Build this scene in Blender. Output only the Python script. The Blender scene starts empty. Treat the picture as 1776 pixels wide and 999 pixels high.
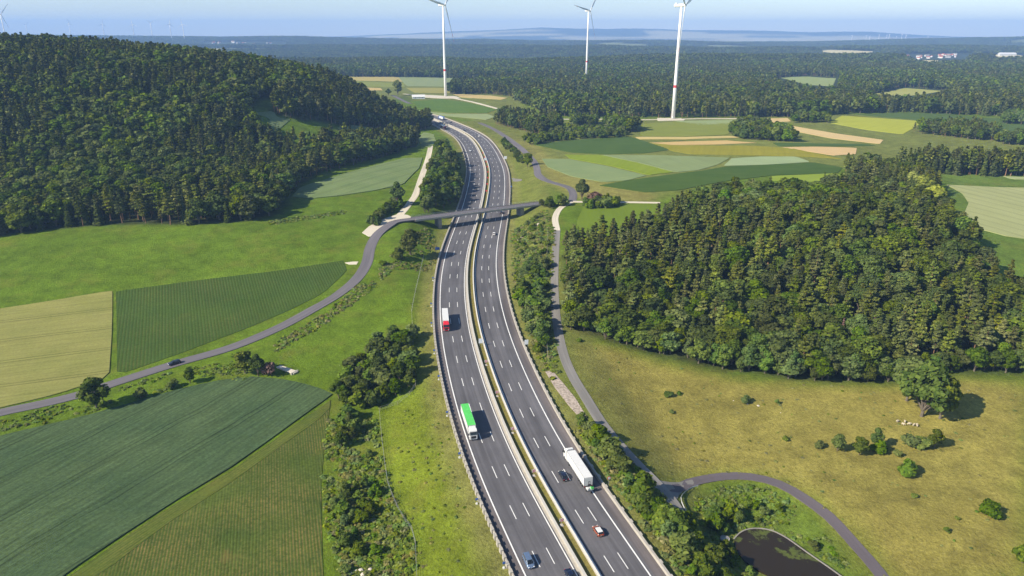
import bpy, math, random
import numpy as np
from mathutils import Vector, Matrix, geometry
from math import radians as RAD, sin, cos, pi, atan, sqrt

random.seed(7)
RNG = np.random.default_rng(11)
SC = bpy.context.scene
COL = SC.collection

# ------------------------------------------------------------------ camera constants
F, CX, CY, HZ, CAMH = 1220.0, 888.0, 499.5, 58.0, 120.0
PIT = atan((CY - HZ) / F)
SUN_EL, SUN_AZ = RAD(35), (-cos(RAD(26)), -sin(RAD(26)))     # direction towards the sun on the ground


def ss(x, a, b):
    t = np.clip((np.asarray(x, float) - a) / (b - a), 0, 1)
    return t * t * (3 - 2 * t)


def hash_noise(x, y, seed=0):
    x = np.asarray(x, float); y = np.asarray(y, float)
    xi = np.floor(x); yi = np.floor(y); fx = x - xi; fy = y - yi
    fx = fx * fx * (3 - 2 * fx); fy = fy * fy * (3 - 2 * fy)
    def h(a, b):
        v = np.sin(a * 127.1 + b * 311.7 + seed * 74.7) * 43758.5453
        return v - np.floor(v)
    return (h(xi, yi) * (1 - fx) + h(xi + 1, yi) * fx) * (1 - fy) + (h(xi, yi + 1) * (1 - fx) + h(xi + 1, yi + 1) * fx) * fy


def fbm(x, y, seed=0, o=3):
    s = 0; a = .5; f = 1.
    for i in range(o):
        s = s + a * hash_noise(x * f, y * f, seed + i); a *= .5; f *= 2.1
    return s / (1 - .5 ** o)


# ------------------------------------------------------------------ terrain
_ys = np.arange(0., 20000., 10.)
_sl = np.interp(_ys, [0, 120, 170, 280, 330, 480, 580, 900, 1100, 20000], [0, 0, .013, .02, .033, .033, .02, .017, 0, 0])
_rz = np.concatenate([[0], np.cumsum((_sl[1:] + _sl[:-1]) * 5)])


def ramp(y):
    return np.interp(y, _ys, _rz)


def ray(px, py):
    u = (px - CX) / F; v = (CY - py) / F
    return u, cos(PIT) + v * sin(PIT), -sin(PIT) + v * cos(PIT)


def hit_ramp(px, py, dz=0.):
    r = ray(px, py); t = 200.
    for _ in range(80):
        t = .5 * t + .5 * (CAMH - dz - ramp(r[1] * t)) / -r[2]
    return np.array([r[0] * t, r[1] * t])


AX_PX = [(1027.4, 999), (972.9, 904.6), (947.9, 869.8), (913.6, 805.6), (883.7, 741.4), (863.2, 691.4), (845.8, 640.7), (829.8, 590.5),
         (821.9, 551), (816.8, 510.5), (815.6, 471), (819.6, 437.6), (825, 415), (831.4, 392.5), (836.6, 375.6), (841.6, 352), (844.4, 335),
         (846.6, 318), (847.3, 301), (846.6, 292), (841.7, 278), (835, 261.6), (824.4, 245), (811.4, 233.8), (788.5, 222.2), (767, 213), (748.8, 206)]
_ap = np.array([hit_ramp(*p) for p in AX_PX])


def resample(pts, step):
    pts = np.asarray(pts, float)
    d = np.r_[0, np.cumsum(np.linalg.norm(np.diff(pts[:, :2], axis=0), axis=1))]
    n = max(2, int(round(d[-1] / step)) + 1)
    s = np.linspace(0, d[-1], n)
    return np.stack([np.interp(s, d, pts[:, k]) for k in range(pts.shape[1])], 1)


def smooth(pts, it, keep_ends=True):
    p = pts.copy()
    for _ in range(it):
        q = p.copy()
        q[1:-1] = .25 * p[:-2] + .5 * p[1:-1] + .25 * p[2:]
        p = q
    return p


def spline(pts, step):
    """Catmull-Rom through pts, resampled"""
    p = np.asarray(pts, float)
    p = np.vstack([2 * p[0] - p[1], p, 2 * p[-1] - p[-2]])
    out = []
    for i in range(1, len(p) - 2):
        for t in np.linspace(0, 1, 12, endpoint=False):
            a, b, c, d = p[i - 1], p[i], p[i + 1], p[i + 2]
            out.append(.5 * ((2 * b) + (-a + c) * t + (2 * a - 5 * b + 4 * c - d) * t * t + (-a + 3 * b - 3 * c + d) * t ** 3))
    out.append(p[-2])
    return resample(out, step)


_d0 = (_ap[0] - _ap[1]) / np.linalg.norm(_ap[0] - _ap[1]); _d1 = (_ap[-1] - _ap[-3]) / np.linalg.norm(_ap[-1] - _ap[-3])
AXIS = np.vstack([_ap[0] + _d0 * 60, _ap, _ap[-1] + _d1 * 60 + np.array([-6, 0]), _ap[-1] + _d1 * 140 + np.array([-40, -8])])
AXIS = smooth(resample(spline(AXIS, 4.), 4.), 60)
AXIS = resample(AXIS, 4.)
_tan = np.gradient(AXIS, axis=0); _tan /= np.linalg.norm(_tan, axis=1)[:, None]
_nrm = np.stack([_tan[:, 1], -_tan[:, 0]], 1)      # points right of travel away from camera
AX_S = np.r_[0, np.cumsum(np.linalg.norm(np.diff(AXIS, axis=0), axis=1))]


def axis_st(x, y):
    """arclength and signed lateral offset"""
    x = np.atleast_1d(np.asarray(x, float)); y = np.atleast_1d(np.asarray(y, float))
    S = np.empty(len(x)); L = np.empty(len(x))
    for i in range(0, len(x), 4000):
        xx = x[i:i + 4000, None] - AXIS[None, :, 0]; yy = y[i:i + 4000, None] - AXIS[None, :, 1]
        k = np.argmin(xx * xx + yy * yy, 1); r = np.arange(len(k))
        dx, dy = xx[r, k], yy[r, k]
        S[i:i + 4000] = AX_S[k] + dx * _tan[k, 0] + dy * _tan[k, 1]
        along = dx * _tan[k, 0] + dy * _tan[k, 1]
        lat = dx * _nrm[k, 0] + dy * _nrm[k, 1]
        end = ((k == 0) & (along < -4)) | ((k == len(AXIS) - 1) & (along > 4))
        L[i:i + 4000] = np.where(end, np.sign(lat + 1e-9) * np.hypot(dx, dy), lat)
    return S, L


def axis_at(s):
    x = np.interp(s, AX_S, AXIS[:, 0]); y = np.interp(s, AX_S, AXIS[:, 1])
    tx = np.interp(s, AX_S, _tan[:, 0]); ty = np.interp(s, AX_S, _tan[:, 1])
    n = np.hypot(tx, ty)
    return x, y, tx / n, ty / n


def road_z(s):
    x, y, _, _ = axis_at(s)
    return ramp(y)


def natural(x, y):
    n = ramp(y)
    bump = 7.0 * (ss(y, 285, 400) * (1 - .45 * ss(y, 500, 640)) - .55 * ss(y, 640, 900))
    n = n + bump * (1 - ss(np.abs(x), 260, 420))
    # left wooded hill
    A = np.interp(x, [-4000, -900, -498, -330, -218, -176, -150, -128, -108], [60, 90, 86, 71, 51, 30, 14, 3, 0])
    y0 = np.interp(x, [-400, -260, -160], [385, 430, 560])
    y1 = np.interp(x, [-400, -200], [730, 800])
    t = np.clip((y - y0) / (y1 - y0), 0, 1)
    n = n + A * (t * t * (3 - 2 * t)) * (1 - .95 * ss(y, 830, 1130))
    # low ground on both sides in front
    n = n - 3.5 * (1 - ss(y, 210, 330)) * ss(-x, -10, 30)
    n = n - 5.5 * (1 - ss(y, 230, 340)) * ss(x, 20, 60)
    n = n + 2.5 * (fbm(x / 130., y / 130., 3) - .5) * ss(np.abs(x + 40), 60, 200)
    # the large wood stands on a low knoll
    n = n + 8.5 * np.exp(-((x - 175) / 85.) ** 2 - ((y - 370) / 75.) ** 2)
    # far country
    far = ss(y, 1500, 3200)
    n = n + far * (42 * (fbm(x / 1300., y / 900., 9) - .55))
    wob = 260 * (fbm(x / 800., y * 0 + 3.3, 71) - .5)
    n = n + 17 * np.exp(-((y - 2500 - .12 * x - wob) / 300.) ** 2) * (.5 + fbm(x / 700., y / 900., 81)) * ss(x, -1200, 200)
    n = n - 26 * np.exp(-((y - 3350 - .10 * x) / 420.) ** 2)
    n = n + 20 * np.exp(-((y - 4300 + .08 * x - wob * 2) / 430.) ** 2) * (.4 + 1.2 * fbm(x / 1100., y / 900., 83))
    n = n - 30 * np.exp(-((y - 5400) / 500.) ** 2)
    n = n + (20 + 14 * ss(-x, -600, 300)) * np.exp(-((y - 6600 - .06 * x) / 800.) ** 2) * (1 + .5 * (fbm(x / 1500., y / 1500., 21) - .5))
    n = n + 26 * np.exp(-((y - 6400) / 900.) ** 2) * ss(-x, 900, 2200)
    n = n + 62 * np.exp(-((y - 6000) / 900.) ** 2) * ss(x, 2700, 4600)
    pxx = x / np.maximum(y, 1) * F * .94 + CX
    top = np.interp(pxx, [-400, 0, 500, 640, 740, 850, 930, 1000, 1150, 1250, 1360, 1415, 1450, 1520, 1600, 1776, 2200],
                    [62, 61, 63, 62, 57, 52, 46.5, 48, 51, 51, 55, 52, 56, 61, 64, 65, 62])
    n = n + (120 + 10.1 * (57.3 - top) - 20) * np.exp(-((y - 14200) / 1500.) ** 2) * (1 + .05 * (fbm(x / 900., y / 700., 5) - .5))
    return n


def H_exact(x, y):
    x = np.asarray(x, float); y = np.asarray(y, float)
    sh = x.shape; x = x.ravel(); y = y.ravel()
    z = natural(x, y)
    near = (y < 1250) & (np.abs(x) < 420)
    S, L = axis_st(x[near], y[near])
    zm = road_z(np.clip(S, 0, AX_S[-1]))
    al = np.abs(L)
    w = ss(al, 20.8, np.where(L < 0, 43, 44))
    zz = np.where(al < 20.8, zm - .08 - .25 * (1 - ss(al, 14, 16.5)), zm * (1 - w) + z[near] * w - .08 * (1 - w))
    z[near] = zz
    # pond hollow
    d = np.hypot((x - 76) / 30., (y - 138) / 26.)
    z = z - 2.2 * (1 - ss(d, .75, 1.5))
    return z.reshape(sh)


def lines(*seg):
    out = [seg[0][0]]
    for a, b, st in seg:
        n = max(1, int(round((b - a) / st)))
        out += list(a + (b - a) * np.arange(1, n + 1) / n)
    return np.array(out, float)


GX = lines((-14500, -6000, 850), (-6000, -2400, 240), (-2400, -900, 90), (-900, -420, 20), (-420, -140, 8), (-140, 84, 4), (84, 300, 8), (300, 620, 16),
           (620, 2400, 90), (2400, 6000, 240), (6000, 14500, 850))
GY = lines((40, 108, 17), (108, 520, 4), (520, 960, 5), (960, 1400, 11), (1400, 3000, 50), (3000, 8000, 130), (8000, 17500, 320))
_gx, _gy = np.meshgrid(GX, GY)
GZ = H_exact(_gx, _gy)


def Hg(x, y):
    x = np.asarray(x, float); y = np.asarray(y, float)
    i = np.clip(np.searchsorted(GX, x) - 1, 0, len(GX) - 2); j = np.clip(np.searchsorted(GY, y) - 1, 0, len(GY) - 2)
    u = np.clip((x - GX[i]) / (GX[i + 1] - GX[i]), 0, 1); v = np.clip((y - GY[j]) / (GY[j + 1] - GY[j]), 0, 1)
    return (GZ[j, i] * (1 - u) + GZ[j, i + 1] * u) * (1 - v) + (GZ[j + 1, i] * (1 - u) + GZ[j + 1, i + 1] * u) * v


_T = np.concatenate([np.arange(90, 600, 3.), np.arange(600, 1600, 6.), np.arange(1600, 17500, 40.)])


def at(px, py, dz=0.):
    """the point of the ground that this pixel of the photograph shows"""
    r = ray(px, py)
    x = r[0] * _T; y = r[1] * _T; z = CAMH + r[2] * _T
    g = z - Hg(x, y) - dz
    k = np.argmax(g < 0)
    if g[k] >= 0:
        k = len(_T) - 1
    a, b = _T[max(k - 1, 0)], _T[k]
    for _ in range(24):
        m = .5 * (a + b)
        if CAMH + r[2] * m - Hg(r[0] * m, r[1] * m) - dz < 0: b = m
        else: a = m
    t = .5 * (a + b)
    return np.array([r[0] * t, r[1] * t, CAMH + r[2] * t])


def wpoly(pts, step=None):
    return pts if isinstance(pts, np.ndarray) else np.array([at(*p)[:2] for p in pts])      # arrays are world points already


def depth(p):
    return p[1] * cos(PIT) + (CAMH - p[2]) * sin(PIT)


def pip(x, y, poly):
    x = np.asarray(x, float); y = np.asarray(y, float)
    inside = np.zeros(x.shape, bool)
    n = len(poly); j = n - 1
    for i in range(n):
        xi, yi = poly[i]; xj, yj = poly[j]
        if yi != yj:
            c = ((yi > y) != (yj > y)) & (x < (xj - xi) * (y - yi) / (yj - yi) + xi)
            inside ^= c
        j = i
    return inside


def soft(x, y, poly, rad):
    m = np.zeros(np.shape(x))
    x0, y0 = poly.min(0) - rad; x1, y1 = poly.max(0) + rad
    b = (x > x0) & (x < x1) & (y > y0) & (y < y1)
    if not b.any():
        return m
    acc = np.zeros(b.sum())
    offs = [(0, 0)] + [(cos(a) * rad * k, sin(a) * rad * k) for k in (.5, 1) for a in np.linspace(0, 2 * pi, 6, endpoint=False)]
    for dx, dy in offs:
        acc += pip(x[b] + dx, y[b] + dy, poly)
    m[b] = acc / len(offs)
    return m


# ------------------------------------------------------------------ object helpers
def tag(o, label=None, cat=None, group=None, kind=None):
    if label: o['label'] = label
    if cat: o['category'] = cat
    if group: o['group'] = group
    if kind: o['kind'] = kind
    return o


def link(o, parent=None):
    COL.objects.link(o)
    if parent is not None: o.parent = parent
    return o


def empty(name, loc=(0, 0, 0), rz=0.):
    o = bpy.data.objects.new(name, None); o.empty_display_size = .1
    o.location = loc; o.rotation_euler = (0, 0, rz)
    return link(o)


def np_mesh(name, V, Fc, mats=(), midx=None, smooth_=False):
    """Fc: list of (n,k) int arrays or a list of index lists"""
    me = bpy.data.meshes.new(name)
    V = np.asarray(V, np.float32)
    if isinstance(Fc, np.ndarray): Fc = [Fc]
    if len(Fc) and isinstance(Fc[0], np.ndarray) and Fc[0].ndim == 2:
        tot = np.concatenate([np.full(len(f), f.shape[1]) for f in Fc]); idx = np.concatenate([f.ravel() for f in Fc])
    else:
        tot = np.array([len(f) for f in Fc]); idx = np.array([i for f in Fc for i in f])
    me.vertices.add(len(V)); me.vertices.foreach_set('co', V.ravel())
    me.loops.add(len(idx)); me.loops.foreach_set('vertex_index', idx.astype(np.int32))
    me.polygons.add(len(tot)); me.polygons.foreach_set('loop_start', np.r_[0, np.cumsum(tot)[:-1]].astype(np.int32))
    for m in mats: me.materials.append(m)
    if midx is not None: me.polygons.foreach_set('material_index', np.asarray(midx, np.int32))
    me.polygons.foreach_set('use_smooth', np.full(len(tot), bool(smooth_)))
    me.update(calc_edges=True); me.validate()
    return me


class MB:
    def __init__(s): s.v = []; s.f = []; s.m = []
    def add(s, V, Fc, m=0):
        o = len(s.v); s.v += [tuple(p) for p in V]; s.f += [[i + o for i in f] for f in Fc]; s.m += [m] * len(Fc); return s
    def box(s, c, d, m=0, rz=0., top=(1, 1), shift=(0, 0)):
        hx, hy, hz = d[0] / 2, d[1] / 2, d[2] / 2
        V = []
        for z, (kx, ky), (sx, sy) in ((-hz, (1, 1), (0, 0)), (hz, top, shift)):
            for x, y in ((-1, -1), (1, -1), (1, 1), (-1, 1)):
                X, Y = x * hx * kx + sx, y * hy * ky + sy
                V.append((c[0] + X * cos(rz) - Y * sin(rz), c[1] + X * sin(rz) + Y * cos(rz), c[2] + z))
        return s.add(V, [(3, 2, 1, 0), (4, 5, 6, 7), (0, 1, 5, 4), (1, 2, 6, 5), (2, 3, 7, 6), (3, 0, 4, 7)], m)
    def tube(s, a, b, r0, r1=None, n=8, m=0, caps=True):
        r1 = r0 if r1 is None else r1
        a = Vector(a); b = Vector(b); d = (b - a).normalized()
        u = d.orthogonal().normalized(); w = d.cross(u)
        V = [a + (u * cos(2 * pi * i / n) + w * sin(2 * pi * i / n)) * r0 for i in range(n)] + [b + (u * cos(2 * pi * i / n) + w * sin(2 * pi * i / n)) * r1 for i in range(n)]
        Fc = [(i, (i + 1) % n, n + (i + 1) % n, n + i) for i in range(n)]
        if caps: Fc += [tuple(range(n - 1, -1, -1)), tuple(range(n, 2 * n))]
        return s.add(V, Fc, m)
    def loft(s, secs, m=0, caps=True, closed=True):
        n = len(secs[0]); V = [p for q in secs for p in q]; Fc = []
        for k in range(len(secs) - 1):
            for i in range(n if closed else n - 1):
                j = (i + 1) % n
                Fc.append((k * n + i, k * n + j, (k + 1) * n + j, (k + 1) * n + i))
        if caps: Fc += [tuple(range(n - 1, -1, -1)), tuple(range((len(secs) - 1) * n, len(secs) * n))]
        return s.add(V, Fc, m)
    def mesh(s, name, mats, smooth_=False):
        return np_mesh(name, s.v, s.f, mats if isinstance(mats, (list, tuple)) else [mats], s.m, smooth_)
    def build(s, name, mats, parent=None, bevel=0., smooth_=False, loc=None):
        o = bpy.data.objects.new(name, s.mesh(name, mats, smooth_)); link(o, parent)
        if loc is not None: o.location = loc
        if bevel:
            b = o.modifiers.new('bevel', 'BEVEL'); b.width = bevel; b.segments = 2; b.limit_method = 'ANGLE'
        return o


def copy_tree(o, parent=None):
    c = o.copy(); COL.objects.link(c); c.parent = parent
    for ch in o.children: copy_tree(ch, c)
    return c


# ------------------------------------------------------------------ materials
def N(nt, kind, **kw):
    n = nt.nodes.new('ShaderNode' + kind)
    for k, v in kw.items():
        if k in n.inputs.keys() if isinstance(k, str) else False: n.inputs[k].default_value = v
        else: setattr(n, k, v)
    return n


def base_mat(name):
    m = bpy.data.materials.new(name); m.use_nodes = True
    nt = m.node_tree
    b = nt.nodes['Principled BSDF']
    return m, nt, b, nt.links.new


def c4(c): return (c[0], c[1], c[2], 1)


def noise(nt, vec, scale, detail=3, rough=.6, dim='3D'):
    n = nt.nodes.new('ShaderNodeTexNoise'); n.noise_dimensions = dim
    n.inputs['Scale'].default_value = scale; n.inputs['Detail'].default_value = detail; n.inputs['Roughness'].default_value = rough
    if vec is not None: nt.links.new(vec, n.inputs['Vector'])
    return n.outputs['Fac']


def maprange(nt, v, a, b, c, d, clamp=True):
    n = nt.nodes.new('ShaderNodeMapRange'); n.clamp = clamp
    for i, k in enumerate((a, b, c, d)): n.inputs[i + 1].default_value = k
    nt.links.new(v, n.inputs[0]); return n.outputs[0]


def mixc(nt, f, a, b, mode='MIX'):
    n = nt.nodes.new('ShaderNodeMix'); n.data_type = 'RGBA'; n.blend_type = mode
    for s, v in ((n.inputs[0], f), (n.inputs[6], a), (n.inputs[7], b)):
        if isinstance(v, (int, float)): s.default_value = v
        elif isinstance(v, (tuple, list)): s.default_value = c4(v)
        else: nt.links.new(v, s)
    return n.outputs[2]


def math_(nt, op, a, b=0.):
    n = nt.nodes.new('ShaderNodeMath'); n.operation = op
    for s, v in ((n.inputs[0], a), (n.inputs[1], b)):
        if isinstance(v, (int, float)): s.default_value = v
        else: nt.links.new(v, s)
    return n.outputs[0]


def scale_col(nt, c, f):
    n = nt.nodes.new('ShaderNodeVectorMath'); n.operation = 'SCALE'
    nt.links.new(c, n.inputs[0]) if not isinstance(c, tuple) else setattr(n.inputs[0], 'default_value', c)
    nt.links.new(f, n.inputs['Scale']) if not isinstance(f, float) else setattr(n.inputs['Scale'], 'default_value', f)
    return n.outputs[0]


def bump(nt, b, h, strength, dist):
    n = nt.nodes.new('ShaderNodeBump'); n.inputs['Strength'].default_value = strength; n.inputs['Distance'].default_value = dist
    nt.links.new(h, n.inputs['Height']); nt.links.new(n.outputs[0], b.inputs['Normal'])


def coords(nt): return nt.nodes.new('ShaderNodeTexCoord').outputs['Object']


def paint(name, c, rough=.4, spec=.5, var=.12, scale=3., metal=0., coat=0.):
    m, nt, b, L = base_mat(name)
    b.inputs['Roughness'].default_value = rough; b.inputs['Specular IOR Level'].default_value = spec; b.inputs['Metallic'].default_value = metal
    b.inputs['Coat Weight'].default_value = coat
    f = maprange(nt, noise(nt, coords(nt), scale, 4), .25, .75, 1 - var, 1 + var)
    L(scale_col(nt, tuple(c), f), b.inputs['Base Color'])
    return m


def leafy(name, c1, c2, hue=.03, trans=.25, obj_var=.35):
    m, nt, b, L = base_mat(name)
    nt.nodes.remove(b)
    g = nt.nodes.new('ShaderNodeNewGeometry'); oi = nt.nodes.new('ShaderNodeObjectInfo')
    col = mixc(nt, g.outputs['Random Per Island'], c1, c2)
    hs = nt.nodes.new('ShaderNodeHueSaturation')
    L(maprange(nt, oi.outputs['Random'], 0, 1, .5 - hue, .5 + hue), hs.inputs['Hue'])
    r2 = math_(nt, 'FRACT', math_(nt, 'MULTIPLY', oi.outputs['Random'], 37.7))
    L(maprange(nt, r2, 0, 1, 1 - obj_var, 1 + obj_var), hs.inputs['Value'])
    r3 = math_(nt, 'FRACT', math_(nt, 'MULTIPLY', oi.outputs['Random'], 91.3))
    L(maprange(nt, r3, 0, 1, .75, 1.1), hs.inputs['Saturation'])
    L(col, hs.inputs['Color'])
    d = nt.nodes.new('ShaderNodeBsdfDiffuse'); t = nt.nodes.new('ShaderNodeBsdfTranslucent'); mx = nt.nodes.new('ShaderNodeMixShader')
    mx.inputs[0].default_value = trans
    L(hs.outputs[0], d.inputs[0]); L(mixc(nt, 1., hs.outputs[0], (1.15, 1.25, .5), 'MULTIPLY'), t.inputs[0])
    L(d.outputs[0], mx.inputs[1]); L(t.outputs[0], mx.inputs[2]); L(mx.outputs[0], nt.nodes['Material Output'].inputs['Surface'])
    return m


def bark(name, c):
    return paint(name, c, .9, .1, .3, 1.5)


def ground_mat():
    m, nt, b, L = base_mat('ground_cover')
    a = nt.nodes.new('ShaderNodeAttribute'); a.attribute_name = 'cover'
    co = coords(nt)
    n1 = noise(nt, co, .9, 5, .75); n2 = noise(nt, co, .13, 4, .65); n3 = noise(nt, co, .022, 4, .6)
    f = math_(nt, 'MULTIPLY', maprange(nt, n1, .25, .75, .55, 1.45), math_(nt, 'MULTIPLY', maprange(nt, n2, .3, .7, .74, 1.26), maprange(nt, n3, .3, .7, .85, 1.15)))
    col = scale_col(nt, a.outputs['Color'], f)
    k = maprange(nt, noise(nt, co, .06, 5, .7), .52, .72, 0, .55)
    col = mixc(nt, k, col, mixc(nt, .6, col, (.20, .165, .04)))
    k2 = maprange(nt, noise(nt, co, .25, 4, .7), .6, .75, 0, .6)
    col = mixc(nt, k2, col, scale_col(nt, col, .6))
    L(col, b.inputs['Base Color'])
    b.inputs['Roughness'].default_value = 1; b.inputs['Specular IOR Level'].default_value = .05
    bump(nt, b, noise(nt, co, 1.3, 4, .7), .9, .5)
    return m


def crop_mat(name, c1, c2, ang, row=2.0, rowamt=.25, tram=0., tramc=None, soil=None, soilamt=0., lowamp=.2, wob=.0):
    """crop sheet: rows along direction ang (radians), tramlines every tram metres, bare soil patches"""
    m, nt, b, L = base_mat(name)
    co = coords(nt)
    mp = nt.nodes.new('ShaderNodeMapping'); mp.inputs['Rotation'].default_value = (0, 0, -ang); L(co, mp.inputs['Vector'])
    sx = nt.nodes.new('ShaderNodeSeparateXYZ'); L(mp.outputs[0], sx.inputs[0])
    y = sx.outputs['Y']
    wn = maprange(nt, noise(nt, co, .02, 2), 0, 1, -wob, wob, False)
    y = math_(nt, 'ADD', y, wn)
    st = nt.nodes.new('ShaderNodeCombineXYZ'); L(math_(nt, 'MULTIPLY', sx.outputs['X'], .06), st.inputs[0]); L(y, st.inputs[1])
    nz = noise(nt, st.outputs[0], 1 / row, 4, .6)
    n2 = noise(nt, co, .05, 4, .6); n1 = noise(nt, co, 1.1, 4, .7)
    col = mixc(nt, maprange(nt, n2, .3, .7, 0, 1), c1, c2)
    f = math_(nt, 'MULTIPLY', maprange(nt, nz, .3, .7, 1 - rowamt, 1 + rowamt), maprange(nt, n1, .25, .75, 1 - lowamp, 1 + lowamp))
    col = scale_col(nt, col, f)
    rowh = nz
    if soil is not None:
        tri = math_(nt, 'PINGPONG', y, row * .5)
        ln = maprange(nt, tri, row * .12, row * .36, 1, 0)
        pt = maprange(nt, noise(nt, co, .045, 4, .65), .38, .66, .1, 1.0)
        k = math_(nt, 'MULTIPLY', math_(nt, 'MULTIPLY', ln, pt), maprange(nt, n1, .35, .65, .15, 1.2))
        k = math_(nt, 'MAXIMUM', k, maprange(nt, noise(nt, co, .06, 5, .72), .60, .76, 0, .75))
        col = mixc(nt, math_(nt, 'MULTIPLY', k, soilamt), col, soil)
        rowh = math_(nt, 'SUBTRACT', 1., ln)
    if tram:
        t = math_(nt, 'PINGPONG', math_(nt, 'ADD', y, 3.), tram * .5)
        t2 = math_(nt, 'ABSOLUTE', math_(nt, 'SUBTRACT', t, 1.))
        k = maprange(nt, t2, .18, .45, .75, 0)
        col = mixc(nt, k, col, tramc or scale_col(nt, col, .55))
    L(col, b.inputs['Base Color'])
    b.inputs['Roughness'].default_value = 1; b.inputs['Specular IOR Level'].default_value = .05
    bump(nt, b, rowh, .16 if soil is not None else .3, .3)
    return m


def asphalt_mat(name, c, shoulder=None, streak=.12, crack=.0):
    m, nt, b, L = base_mat(name)
    a = nt.nodes.new('ShaderNodeAttribute'); a.attribute_name = 'road'
    sx = nt.nodes.new('ShaderNodeSeparateXYZ'); L(a.outputs['Vector'], sx.inputs[0])
    cb = nt.nodes.new('ShaderNodeCombineXYZ'); L(math_(nt, 'MULTIPLY', sx.outputs[0], .8), cb.inputs[0]); L(math_(nt, 'MULTIPLY', sx.outputs[1], .012), cb.inputs[1])
    s1 = noise(nt, cb.outputs[0], 1.0, 4, .6)
    cb2 = nt.nodes.new('ShaderNodeCombineXYZ'); L(math_(nt, 'MULTIPLY', sx.outputs[0], .3), cb2.inputs[0]); L(math_(nt, 'MULTIPLY', sx.outputs[1], .03), cb2.inputs[1])
    s2 = noise(nt, cb2.outputs[0], 1.0, 3, .5)
    n = noise(nt, coords(nt), 3., 4, .7)
    f = math_(nt, 'MULTIPLY', maprange(nt, s1, .3, .7, 1 - streak, 1 + streak), math_(nt, 'MULTIPLY', maprange(nt, n, .25, .75, .9, 1.1), maprange(nt, s2, .3, .7, 1 - streak * .7, 1 + streak * .7)))
    col = tuple(c)
    if shoulder is not None:
        wn = nt.nodes.new('ShaderNodeTexWhiteNoise'); wn.noise_dimensions = '2D'; cw = nt.nodes.new('ShaderNodeCombineXYZ')
        lane = math_(nt, 'FLOOR', math_(nt, 'DIVIDE', math_(nt, 'ADD', sx.outputs[0], 14.9), 3.8))
        L(lane, cw.inputs[0]); L(math_(nt, 'FLOOR', math_(nt, 'DIVIDE', math_(nt, 'ADD', sx.outputs[1], math_(nt, 'MULTIPLY', lane, 37.)), 83.)), cw.inputs[1]); L(cw.outputs[0], wn.inputs['Vector'])
        f = math_(nt, 'MULTIPLY', f, maprange(nt, wn.outputs['Value'], 0, 1, .91, 1.06))
        f = math_(nt, 'MULTIPLY', f, maprange(nt, noise(nt, coords(nt), .06, 5, .7), .35, .65, .9, 1.1))
        al = math_(nt, 'ABSOLUTE', math_(nt, 'ADD', sx.outputs[0], .5))
        col = mixc(nt, maprange(nt, al, 14.3, 14.9, 0, 1), c, shoulder)
    L(scale_col(nt, col, f), b.inputs['Base Color'])
    b.inputs['Roughness'].default_value = .85; b.inputs['Specular IOR Level'].default_value = .25
    bump(nt, b, noise(nt, coords(nt), 12., 2), .1, .02)
    return m


M = {}
M['ground'] = ground_mat()
M['asphalt'] = asphalt_mat('motorway_asphalt', (.098, .095, .102), (.118, .104, .103), streak=.24)
M['asphalt_old'] = asphalt_mat('country_asphalt', (.125, .115, .125), streak=.18)
M['asphalt_pale'] = asphalt_mat('track_asphalt', (.19, .18, .165), streak=.2)
M['gravel'] = asphalt_mat('gravel', (.52, .47, .37), streak=.2)
M['line'] = paint('road_paint', (.70, .70, .68), .6, .3, .12, .6)
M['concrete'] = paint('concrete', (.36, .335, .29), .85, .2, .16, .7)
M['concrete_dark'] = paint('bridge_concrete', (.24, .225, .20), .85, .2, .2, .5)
M['steel'] = paint('galvanised_steel', (.42, .43, .43), .45, .5, .1, 2, .6)
M['white'] = paint('white_paint', (.60, .60, .59), .35, .5, .04, 1.)
M['turbine'] = paint('turbine_white', (.80, .80, .79), .4, .4, .04, .2)
M['red'] = paint('red_paint', (.55, .02, .035), .3, .5, .08, 1., coat=.5)
M['turbine_red'] = paint('signal_red', (.55, .05, .06), .4, .4, .06, .3)
M['green'] = paint('green_tarpaulin', (.09, .50, .10), .55, .4, .12, .8)
M['glass'] = paint('dark_glass', (.012, .016, .02), .08, .6, .1, 1.)
M['tyre'] = paint('tyre_rubber', (.015, .015, .016), .85, .2, .1, 4.)
M['rim'] = paint('wheel_rim', (.22, .22, .23), .35, .5, .1, 4., .7)
M['black'] = paint('black_plastic', (.02, .02, .022), .6, .4, .1, 3.)
M['darkblue'] = paint('dark_blue_paint', (.012, .018, .045), .2, .5, .08, 1., .3, .8)
M['blackpaint'] = paint('black_paint', (.012, .012, .016), .2, .5, .08, 1., .2, .8)
M['steelblue'] = paint('steel_blue_paint', (.13, .19, .30), .25, .5, .06, 1., .3, .8)
M['blue'] = paint('bright_blue_paint', (.06, .16, .55), .4, .5, .06, 1.)
M['orange'] = paint('copper_paint', (.38, .09, .03), .25, .5, .08, 1., .3, .8)
M['darkred'] = paint('dark_red_paint', (.10, .012, .02), .25, .5, .08, 1., .2, .8)
M['lamp'] = paint('lamp_glass', (.75, .75, .72), .1, .6, .02, 1.)
M['tail'] = paint('tail_lamp', (.45, .01, .01), .2, .6, .02, 1.)
M['signblue'] = paint('sign_blue', (.05, .12, .38), .4, .5, .05, 1.)
M['signgrey'] = paint('sign_back', (.62, .66, .70), .45, .5, .05, 1.)
M['wood'] = paint('weathered_post', (.26, .22, .17), .9, .1, .2, 3.)
M['roofred'] = paint('roof_tile', (.33, .10, .06), .8, .2, .2, 1.)
M['render'] = paint('house_render', (.74, .71, .64), .85, .2, .08, .5)
M['stone'] = paint('pale_stone', (.50, .45, .37), .9, .2, .25, .9)
M['wool'] = paint('sheep_wool', (.46, .40, .30), 1., .05, .15, 6.)
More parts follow.
